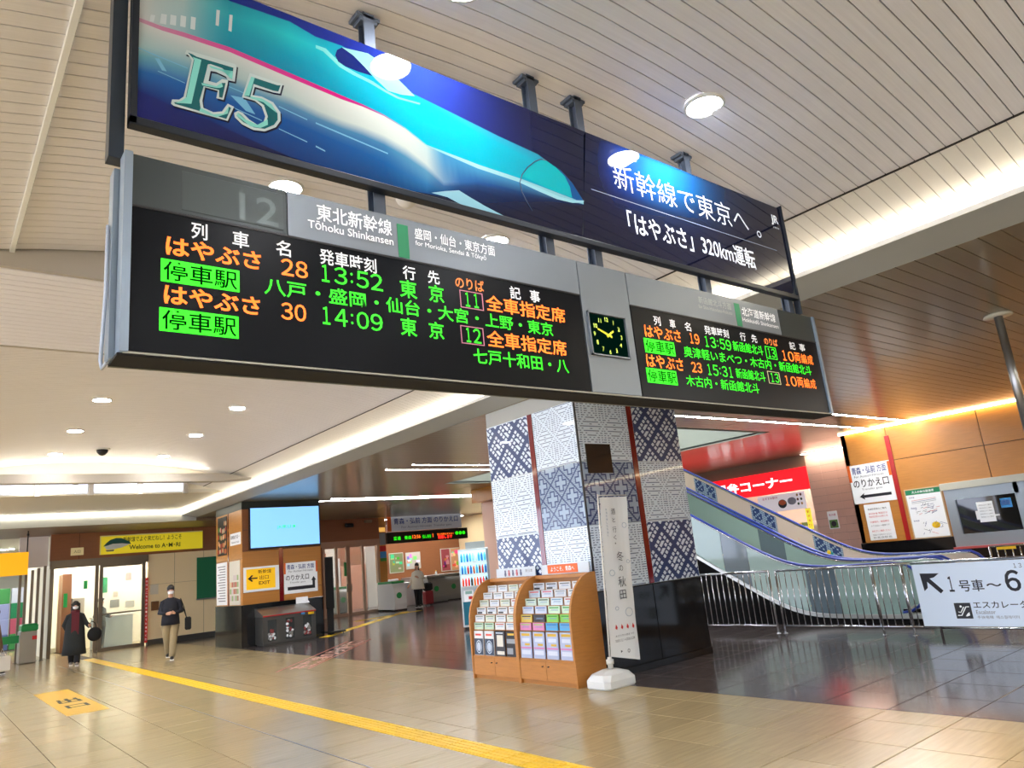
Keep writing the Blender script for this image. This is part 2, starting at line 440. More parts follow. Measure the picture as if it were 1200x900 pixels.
b = MB(); b.box(-8, 7.47, 26.9, 27.0, 4.10, 4.40); b.box(-8, 7.47, 26.9, 26.93, 4.40, 4.44); o = struct('trim_7', b, beam_p)
b = MB(); b.box(-8, 7.3, 26.84, 26.9, 4.42, 4.44); b.build('cove_lamp', cove_s, o)
b = MB(); b.box(-8, 9, 27.0, 31, 4.10, 4.2); struct('ceiling', b, mat('brown soffit', (120, 100, 78), .4))

# far wall of the concourse (Y = 30)
b = MB(); b.box(3.55, 12, 30.0, 30.2, 3.2, 4.15); o = struct('wall_far', b, wood_b)
b = MB(); b.box(4.4, 4.41, 29.995, 30, 3.2, 4.1); b.box(8.2, 8.21, 29.995, 30, 3.2, 4.1); b.build('panel_joint', dark_gap, o)
b = MB(); b.box(6.65, 12, 30.0, 30.2, .18, 3.2); o = struct('wall_far', b, cream)
b = MB()
for x in (7.55, 8.6, 9.6): b.box(x, x+.012, 29.996, 30, .18, 3.2)
b.box(6.65, 12, 29.996, 30, 2.1, 2.108); b.build('panel_joint', mat('cream joint', (150, 134, 104), .6), o)
b = MB(); b.box(6.65, 12, 29.97, 30.2, 0, .18); struct('baseboard_far', b, steel_d)
# aisle far walls
b = MB(); b.box(12, 16.75, 31.0, 31.2, 3.12, 4.6); o = struct('wall_far', b, wood_b)
b = MB(); b.box(12, 13.9, 31.0, 31.2, 0, 3.12); struct('wall_far', b, wood_b)
b = MB(); b.box(16.6, 26, 38, 38.2, 0, 4.6); struct('wall_far', b, wood_b)
b = MB(); b.box(7, 26, 31, 38, 4.5, 4.6); struct('ceiling', b, mat('brown soffit', (120, 100, 78), .4))
b = MB(); b.box(3.6, 3.7, 30.2, 38, 0, 4.1); struct('wall_office_side', b, mat('office wall', (228, 226, 204), .6))
b = MB(); b.box(3.7, 9.0, 33.5, 33.7, 0, 4.1); struct('wall_office_back', b, mat('office wall', (228, 226, 204), .6))
b = MB(); b.box(9.0, 9.1, 30.2, 38, 0, 4.2); struct('wall_office_side', b, mat('office wall', (228, 226, 204), .6))
b = MB(); b.box(9.1, 17, 36, 36.2, 0, 4.5); struct('wall_shop_back', b, mat('shop wall', (240, 232, 220), .6))
b = MB(); b.box(-8, 26, 45.8, 46, 0, 4.5); struct('wall_far', b, mat('office wall', (228, 226, 204), .6))
b = MB(); b.box(-8, 7, 31, 46, 4.1, 4.2); struct('ceiling', b, mat('cream soffit', (206, 200, 182), .5))

# right wall X = 20: veneer panels over a granite wainscot
wr = MB(); wr.box(20.03, 20.2, -12, 9.98, 0, AZ); wallr = struct('wall_right', wr, dark_gap)
for y0, y1 in ((8.74, 9.975), (6.52, 8.72), (4.3, 6.50), (2.08, 4.28), (-.14, 2.06), (-2.36, -.16), (-4.6, -2.38), (-12, -4.62)):
    for z0, z1 in ((1.205, 3.275), (3.29, AZ)):
        b = MB(); b.box(20, 20.03, y0, y1, z0, z1, 0, .003); b.build('veneer_panel', wood_o, wallr)
b = MB(); b.box(19.97, 20.03, -12, 9.99, 0, 1.2); b.build('granite_base', granite, wallr)
b = MB(); b.box(19.975, 20.0, 8.67, 8.785, 1.2, 3.94); b.build('maroon_strip', mat('red strip', (178, 26, 28), .3, coat=.4), wallr)
b = MB(); b.box(19.90, 19.96, -12, 9.98, AZ-.035, AZ-.002); b.build('cove_lamp', warm_l, wallr)
# recess behind the wall end: pink tiled wall and the kiosk front
pk = MB(); pk.box(23.33, 23.5, 9.98, 13.0, 0, AZ); wp = struct('wall_right_recess', pk, mat('pink wall joint', (150, 112, 96), .6))
pkm = mat('pink wall tile', (232, 192, 172), .35, rand=.03)
tm_ = MB(); tm_.box(-.018, 0, .003, .497, .003, .245, 0, .002); tme_ = tm_.mesh('wall_tile', pkm)
for i in range(6):
    for j in range(17): link('wall_tile', tme_, wp, (23.33, 10.0+i*.5, .02+j*.248))
b = MB(); b.box(20.0, 23.5, 9.85, 9.98, 0, AZ); struct('wall_recess_return', b, pkm)
b = MB(); b.box(23.4, 23.6, 13.0, 22, 3.78, AZ); struct('wall_kiosk_fascia', b, mat('kiosk fascia', (150, 132, 108), .5))
b = MB(); b.box(25.4, 25.6, 13.0, 22, 0, AZ); struct('wall_kiosk_back', b, mat('kiosk inside', (206, 196, 176), .6))
b = MB(); b.box(23.4, 25.5, 21.8, 22, 0, AZ); b.box(23.4, 25.5, 13.0, 13.05, 0, AZ); struct('wall_kiosk_side', b, mat('kiosk inside', (206, 196, 176), .6))
b = MB(); b.box(26, 26.2, -12, 46, 0, 4.6); struct('wall_right_outer', b, cream)
# stair core behind the patterned column
b = MB(); b.box(15.05, 18.5, 19.2, 21, 3.75, AZ); o = struct('wall_core', b, wood_o)
b = MB(); b.box(15.45, 18.5, 19.22, 21, 0, 3.74); o = struct('wall_core', b, pkm)
b = MB(); b.box(-8, 26.2, -12.2, -12, 0, 5.2); struct('wall_back', b, cream)

# ceiling lamps -----------------------------------------------------------
def downlight(x, y, label, grp):
    t = thing('ceiling_downlight', label, 'ceiling light', (x, y, zv(x)), 0, grp)
    b = MB(); n = 28
    rings = [[(r*math.cos(2*PI*k/n), r*math.sin(2*PI*k/n), z) for k in range(n)] for r, z in ((.155, .01), (.155, -.012), (.135, -.016), (.128, -.004))]
    b.loft(rings, cap=False); b.build('trim_ring', white_p, t, (0, 0, 0))
    b = MB(); b.rings_z([(.128, -.012), (.128, -.004)], 0, 0, n); b.build('diffuser', lamp, t, (0, 0, 0))
ORD = ['first', 'second', 'third', 'fourth', 'fifth', 'sixth', 'seventh', 'eighth', 'ninth', 'tenth', 'eleventh', 'twelfth', 'thirteenth']
for ri, x in enumerate((2.2, 4.43)):
    for k in range(-5, 8):
        y = 2.73 + 2.65*k
        if 7.05 < y+.1 and y-.2 < 9.45: continue
        downlight(x, y, 'round recessed downlight in the slatted vault, %s row, %s from the near end' % (('left', 'right')[ri], ORD[k+5]), 'vault downlights')
def line_lamp(x0, x1, y, label):
    t = thing('line_light', label, 'ceiling light', ((x0+x1)/2, y, AZ), 0, 'linear lamps of the aisle ceiling')
    b = MB(); b.box(x0, x1, y-.055, y-.045, AZ-.012, AZ); b.box(x0, x1, y+.045, y+.055, AZ-.012, AZ); b.build('frame', white_p, t)
    box('diffuser', tube, t, x0, x1, y-.045, y+.045, AZ-.010, AZ-.002)
line_lamp(10.2, 19.9, 8.02, 'long linear ceiling lamp right of the patterned column, nearer of two')
line_lamp(10.6, 19.9, 9.05, 'long linear ceiling lamp over the foot of the escalators, farther of two')
line_lamp(9.3, 12.5, 15.3, 'linear ceiling lamp seen left of the patterned column, nearer of its pair')
line_lamp(9.0, 12.6, 16.1, 'linear ceiling lamp seen left of the patterned column, farther of its pair')
line_lamp(10.4, 17.2, 22.3, 'linear ceiling lamp before the glass doors, nearer of its pair')
line_lamp(9.6, 17.4, 22.9, 'linear ceiling lamp before the glass doors, farther of its pair')
for k, (x0, x1, y) in enumerate(((17, 25, 32.5), (17, 25, 36), (9.6, 16.5, 33.6), (3.9, 8.8, 31.8), (3.9, 8.8, 33.0), (-3, 3, 36), (-3, 3, 40), (23.9, 25.2, 14.4))):  # lamps added to brighten the rooms beyond
    zc = 4.5 if y > 32 and x0 > 9 else 4.1
    if x0 > 23.5: zc = 4.2; x0, x1 = 23.7, 25.3
    t = thing('line_light', 'added linear lamp in the room beyond the %s' % ('ticket gates, nearer one', 'ticket gates, farther one', 'aisle glass doors', 'office glass door, nearer one', 'office glass door, farther one', 'steel posts, nearer one', 'steel posts, farther one', 'red kiosk sign')[k], 'ceiling light', ((x0+x1)/2, y, zc))
    box('frame', white_p, t, x0-.02, x1+.02, y-.12, y+.12, zc-.03, zc)
    box('diffuser', tube, t, x0, x1, y-.1, y+.1, zc-.04, zc-.03)

def panel_light(x, y, z, sx, sy, label, grp, m=None):
    t = thing('panel_light', label, 'ceiling light', (x, y, z), 0, grp)
    box('frame', white_p, t, x-sx/2-.03, x+sx/2+.03, y-sy/2-.03, y+sy/2+.03, z-.02, z); box('diffuser', m or mat('added fill diffuser', (250, 250, 244), .5, emit=16.), t, x-sx/2, x+sx/2, y-sy/2, y+sy/2, z-.03, z-.02)
panel_light(14.7, 12.2, AZ+2.59, 2.4, 2.4, 'square lamp high in the escalator well, nearer one', 'lamps of the escalator well', mat('well diffuser', (250, 250, 244), .5, emit=5.))
panel_light(14.7, 16.5, AZ+2.59, 2.4, 2.4, 'square lamp high in the escalator well, farther one', 'lamps of the escalator well', mat('well diffuser', (250, 250, 244), .5, emit=5.))
for k in range(3): panel_light(24.4, 15.6+2.2*k, AZ-.001, 1.2, 1.2, 'added square lamp over the kiosk counter, %s from the right' % ORD[k], 'added kiosk lamps', mat('added kiosk diffuser', (250, 246, 236), .5, emit=4.))  # added lamps that brighten the kiosk interior
for k in range(5): panel_light(9.5+3.4*k, -7, AZ-.001, 1.4, 1.4, 'added square fill lamp behind the viewpoint, %s from the left' % ORD[k], 'added fill lamps behind the viewpoint')  # unseen lamps added behind the camera for general light
for k in range(2): panel_light(10.2+5*k, 1.2-3.2, AZ-.001, 1.4, 1.4, 'added square fill lamp beside the viewpoint, %s from the left' % ORD[k], 'added fill lamps beside the viewpoint')  # more unseen lamps added as aisle fill
for k in range(4): panel_light(-4.5, -6+8*k, AZ-.001, 1.4, 1.4, 'added square fill lamp of the left aisle, %s from the back' % ORD[k], 'added left aisle lamps')  # added out of view, fills the hall from the left aisle

t = thing('line_light', 'linear ceiling lamp washing the pink tiled wall', 'ceiling light', (23.1, 11.5, AZ))
box('frame', white_p, t, 22.98, 23.3, 10.1, 12.98, AZ-.02, AZ-.001); box('diffuser', mat('pink wash diffuser', (255, 232, 216), .5, emit=17.), t, 23.02, 23.2, 10.15, 12.95, AZ-.03, AZ-.02)
# ---------------------------------------------------------------- departure board
YF = 3.12            # front plane of the board
bd = thing('departure_board', 'long grey double departure board with orange and green lettering hung from the vault', 'sign', (3.37, 3.3, 2.65))
b = MB(); b.box(.585, 6.165, 3.125, 3.275, 2.702, 3.60, 0, .006); b.build('housing', gray_b, bd)
box('bottom_tray', blackm, bd, .56, 6.19, 3.112, 3.29, 2.688, 2.700, .002); box('bottom_edge', mat('pale edge metal', (150, 150, 138), .4, .5), bd, .58, 6.17, 3.106, 3.114, 2.697, 2.706); box('rear_edge', mat('pale edge metal', (150, 150, 138), .4, .5), bd, .56, 6.19, 3.284, 3.292, 2.684, 2.692)
ecm = mat('pale blue grey metal', (140, 156, 172), .35, .5)
box('end_cap', ecm, bd, .567, .60, 3.102, 3.19, 2.70, 3.605, .005); box('end_cap', ecm, bd, .545, .575, 3.20, 3.285, 2.695, 3.56, .005); box('end_cap', ecm, bd, 6.155, 6.185, 3.10, 3.28, 2.70, 3.60, .005)
b = MB(); b.tube([(.536, 3.24, 3.3), (.536, 3.24, 3.0), (.528, 3.26, 2.70), (.532, 3.25, 2.665), (.545, 3.23, 2.688)], .008, 8); b.build('cable', mat('cable sheath', (180, 190, 205), .5), bd)
def bp(nm, m, x0, x1, z0, z1, th=.006, off=YF): return box(nm, m, bd, x0, x1, off-th, off+.006, z0, z1, .001)
bp('header_panel', gray_d, .60, 1.277, 3.362, 3.597)
bp('header_panel', gray_b, 1.283, 3.225, 3.362, 3.597)
bp('header_panel', gray_b, 3.700, 5.605, 3.362, 3.597)
bp('header_panel', gray_d, 5.612, 6.150, 3.362, 3.597)
bp('center_panel', gray_b, 3.232, 3.692, 2.712, 3.597)
bp('screen', screen_m, .60, 3.222, 2.712, 3.352)
bp('screen', screen_m, 3.702, 6.150, 2.712, 3.352)
bp('screen_frame', black, .60, 3.222, 3.350, 3.360, .010)
bp('screen_frame', black, 3.702, 6.150, 3.350, 3.360, .010)
bp('green_stripe', green_s, 1.890, 1.957, 3.365, 3.560, .008)
bp('green_stripe', green_s, 4.964, 5.034, 3.365, 3.560, .008)
bp('track_plate', mat('ghost number metal', (60, 69, 68), .4, .3), .80, 1.26, 3.38, 3.57, .0075)
YT = YF - .009
def bt(s, x0, x1, z, h, m, bold=0., nm='lettering'): return text(s, m, bd, ((x0+x1)/2, YT, z), x1-x0, h, 'Y', bold, 0, nm)
bt('12', 1.05, 1.235, 3.46, .14, mat('ghost number', (72, 82, 80), .3, .4), .01)
bt('東北新幹線', 1.430, 1.857, 3.522, .094, white_l, .012); bt('Tōhoku Shinkansen', 1.383, 1.861, 3.446, .046, white_l, .01)
bt('盛岡・仙台・東京方面', 1.998, 2.550, 3.527, .067, white_l, .006); bt('for Morioka, Sendai & Tōkyō', 1.999, 2.480, 3.466, .038, white_l)
bt('新函館北斗方面', 4.496, 4.915, 3.517, .057, mat('dim lettering', (170, 176, 178), .5), .004); bt('for Shin-Hakodate-Hokuto', 4.485, 4.913, 3.462, .030, mat('dim lettering', (170, 176, 178), .5))
bt('北海道新幹線', 5.056, 5.543, 3.503, .078, white_l, .008); bt('Hokkaidō Shinkansen', 5.047, 5.568, 3.432, .036, white_l)
YT = YF - .009
for s, x0, x1, z, h in (('列', .839, .908, 3.291, .08), ('車', 1.017, 1.093, 3.288, .082), ('名', 1.219, 1.292, 3.286, .08), ('発車時刻', 1.437, 1.750, 3.283, .084),
                        ('行', 1.906, 1.985, 3.282, .078), ('先', 2.061, 2.138, 3.283, .078), ('記', 2.635, 2.717, 3.283, .08), ('事', 2.791, 2.870, 3.284, .08),
                        ('列', 3.927, 4.001, 3.275, .070), ('車', 4.101, 4.166, 3.275, .068), ('名', 4.271, 4.345, 3.275, .068), ('発車時刻', 4.507, 4.815, 3.277, .071),
                        ('行', 4.965, 5.042, 3.278, .070), ('先', 5.122, 5.201, 3.279, .070), ('記', 5.688, 5.778, 3.280, .068), ('事', 5.844, 5.939, 3.281, .068)):
    bt(s, x0, x1, z, h, white_l, .014)
bt('のりば', 2.243, 2.443, 3.283, .070, mat('orange lettering', (240, 130, 60), .5, emit=.5), .012)
bt('のりば', 5.304, 5.502, 3.278, .062, mat('orange lettering', (240, 130, 60), .5, emit=.5), .012)
FWT = {ord(a): c for a, c in zip('0123456789:', '０１２３４５６７８９：')}
def FW(s): return s.translate(FWT)
def row(L):
    for s, x0, x1, z, h, m, bo in L:
        if s[0] in '123':
            cw_ = [.5 if c == ':' else 1. for c in s]; tot = sum(cw_); u = (x1-x0)/tot; xx = x0
            for c, q in zip(s, cw_):
                dw = u*q*(.86 if c not in '1:' else .5 if c == '1' else .3); xc = xx+u*q/2; dh = h if c != ':' else h*.6
                bt(FW(c), xc-dw/2, xc+dw/2, z, dh, m, max(bo, .006)); xx += u*q
            continue
        bt(FW(s), x0, x1, z, h, m, bo)
O_, G_ = led_o, led_g
row([('はやぶさ', .736, 1.147, 3.198, .090, O_, .022), ('28', 1.237, 1.379, 3.192, .085, O_, .012), ('13:52', 1.425, 1.786, 3.195, .090, G_, .004), ('東', 1.881, 1.986, 3.187, .100, G_, .01), ('京', 2.061, 2.158, 3.189, .100, G_, .01),
     ('11', 2.288, 2.407, 3.187, .085, G_, .004), ('全車指定席', 2.446, 3.067, 3.189, .100, O_, .012),
     ('八戸・盛岡・仙台・大宮・上野・東京', 1.160, 2.947, 3.083, .086, G_, .008),
     ('はやぶさ', .731, 1.139, 2.974, .088, O_, .022), ('30', 1.232, 1.363, 2.970, .084, O_, .012), ('14:09', 1.422, 1.772, 2.975, .090, G_, .004), ('東', 1.871, 1.969, 2.974, .099, G_, .01), ('京', 2.044, 2.139, 2.976, .097, G_, .01),
     ('12', 2.272, 2.392, 2.975, .085, G_, .004), ('全車指定席', 2.430, 3.045, 2.972, .100, O_, .012), ('七戸十和田・八', 2.324, 3.043, 2.858, .090, G_, .01),
     ('はやぶさ', 3.812, 4.207, 3.186, .092, O_, .012), ('19', 4.298, 4.427, 3.188, .080, O_, .012), ('13:59', 4.472, 4.826, 3.183, .086, G_, .004), ('新函館北斗', 4.845, 5.260, 3.187, .082, G_, .003),
     ('13', 5.318, 5.440, 3.180, .078, G_, .004), ('10両編成', 5.522, 6.039, 3.178, .088, O_, .004), ('奥津軽いまべつ・木古内・新函館北斗', 4.214, 5.969, 3.076, .084, G_, .003),
     ('はやぶさ', 3.786, 4.182, 2.970, .094, O_, .012), ('23', 4.271, 4.402, 2.965, .078, O_, .012), ('15:31', 4.448, 4.792, 2.962, .085, G_, .004), ('新函館北斗', 4.820, 5.223, 2.964, .082, G_, .003),
     ('13', 5.290, 5.425, 2.966, .078, G_, .004), ('10両編成', 5.488, 6.006, 2.957, .086, O_, .004), ('木古内・新函館北斗', 4.189, 5.102, 2.858, .082, G_, .003)])
dkgl = mat('unlit display', (4, 40, 10), .8, spec=0)
for x0, x1, z in ((.718, 1.047, 3.082), (.715, 1.041, 2.861), (3.792, 4.115, 3.079), (3.772, 4.089, 2.864)):
    bp('led_block', led_g, x0, x1, z-.052, z+.052, .0085); 
    text('停車駅', dkgl, bd, ((x0+x1)/2, YF-.0095, z), (x1-x0)*.94, .088, 'Y', .008)
pinkb = mat('track number frame', (190, 120, 140), .5, emit=.4)
for x0, x1, z, m in ((2.268, 2.427, 3.187, pinkb), (2.253, 2.409, 2.975, pinkb), (5.301, 5.456, 3.180, led_g), (5.268, 5.440, 2.966, mat('track number frame cream', (190, 180, 140), .5, emit=.4))):
    b = MB(); h = .052; t = .004
    for q in ((x0, x1, z+h-t, z+h), (x0, x1, z-h, z-h+t), (x0, x0+t, z-h, z+h), (x1-t, x1, z-h, z+h)): b.box(q[0], q[1], YF-.009, YF-.004, q[2], q[3])
    b.build('number_frame', m, bd)
# clock
ck = bp('clock', mat('green clock face', (26, 100, 78), .5, emit=.1), 3.270, 3.612, 2.966, 3.242, .006)
b = MB()
for q in ((3.262, 3.620, 3.242, 3.252), (3.262, 3.620, 2.956, 2.966), (3.262, 3.270, 2.956, 3.252), (3.612, 3.620, 2.956, 3.252)): b.box(q[0], q[1], YF-.022, YF-.004, q[2], q[3])
b.build('bezel', gray_b, ck)
lum = mat('luminous yellow', (206, 232, 96), .5, emit=.35)
for k in range(1, 13):
    a = math.radians(90-30*k); cx, cz = 3.441+.126*math.cos(a), 3.104+.112*math.sin(a)
    me_ = text(str(k), lum, ck, (cx, YF-.0075, cz), None, .030, 'Y', .02, 0, 'numeral')
    if k % 1 == 0:
        pass
def hand(x, z, L, wd, ang, off):
    a = math.radians(90-ang); d = Vector((math.cos(a), 0, math.sin(a))); n = Vector((-d.z, 0, d.x)); c = Vector((x, YF-off, z)); b = MB()
    p0, p1 = c - d*L*.28, c + d*L
    r0 = [p0-n*wd, p0+n*wd, p0+n*wd+Vector((0, .003, 0)), p0-n*wd+Vector((0, .003, 0))]; r1 = [p1-n*wd*.7, p1+n*wd*.7, p1+n*wd*.7+Vector((0, .003, 0)), p1-n*wd*.7+Vector((0, .003, 0))]
    b.loft([r0, r1], smooth=False); b.build('hand', mat('clock hand', (236, 232, 60), .5, emit=.3), ck)
hand(3.441, 3.104, .062, .008, 54, .012); hand(3.441, 3.104, .103, .007, 289, .016)
# hangers, each one post bolted to the vault and carrying the board and the banner
for i, x in enumerate((.565, 1.84, 3.09, 3.54, 4.78, 6.0)):
    zt = zv(x)
    t = thing('hanger_post', 'grey steel hanger post holding the sign, %s from the left' % ('first', 'second', 'third', 'fourth', 'fifth', 'sixth')[i], 'post', (x, 3.225, 3.605), 0, 'hanger posts of the departure board')
    b = MB()
    if x < 1: b.box(x-.045, x+.015, 3.192, 3.27, 3.606, zt)
    else:
        n = [(-.035, -.035), (.035, -.035), (.035, -.027), (.006, -.027), (.006, .027), (.035, .027), (.035, .035), (-.035, .035), (-.035, .027), (-.006, .027), (-.006, -.027), (-.035, -.027)]
        b.loft([[(x+p, 3.227+q, z) for p, q in n] for z in (3.606, zt-.01)], smooth=False)
    b.build('post_shaft', post_m if x > 1 else mat('dark hanger', (48, 58, 70), .4, .5), t)
    box('cap_plate', post_m, t, x-.075, x+.075, 3.192, 3.30, zt-.045, zt-.018, .004); box('cap_plate', post_m, t, x-.055, x+.055, 3.194, 3.285, zt-.07, zt-.045, .004)

# ---------------------------------------------------------------- bullet train banner
YN = 3.15
bn = thing('hanging_banner', 'long glossy blue banner with a turquoise bullet train above the departure board', 'banner', (3.3, 3.17, 3.76))
BX0, BX1, BZ0, BZ1 = .618, 6.045, 3.80, 4.665
b = MB(); b.box(BX0, BX1, YN+.002, YN+.03, BZ0, BZ1); b.build('backing_panel', gray_d, bn)
b = MB(); b.box(BX0-.03, BX1+.01, 3.13, 3.188, BZ0-.045, BZ0-.004, 0, .004); b.box(BX0-.03, BX0-.003, 3.13, 3.188, BZ0-.04, BZ1+.02); b.box(BX1, BX1+.012, 3.13, 3.188, 3.62, BZ1+.02); b.build('frame', mat('dark frame', (36, 42, 50), .4, .5), bn)
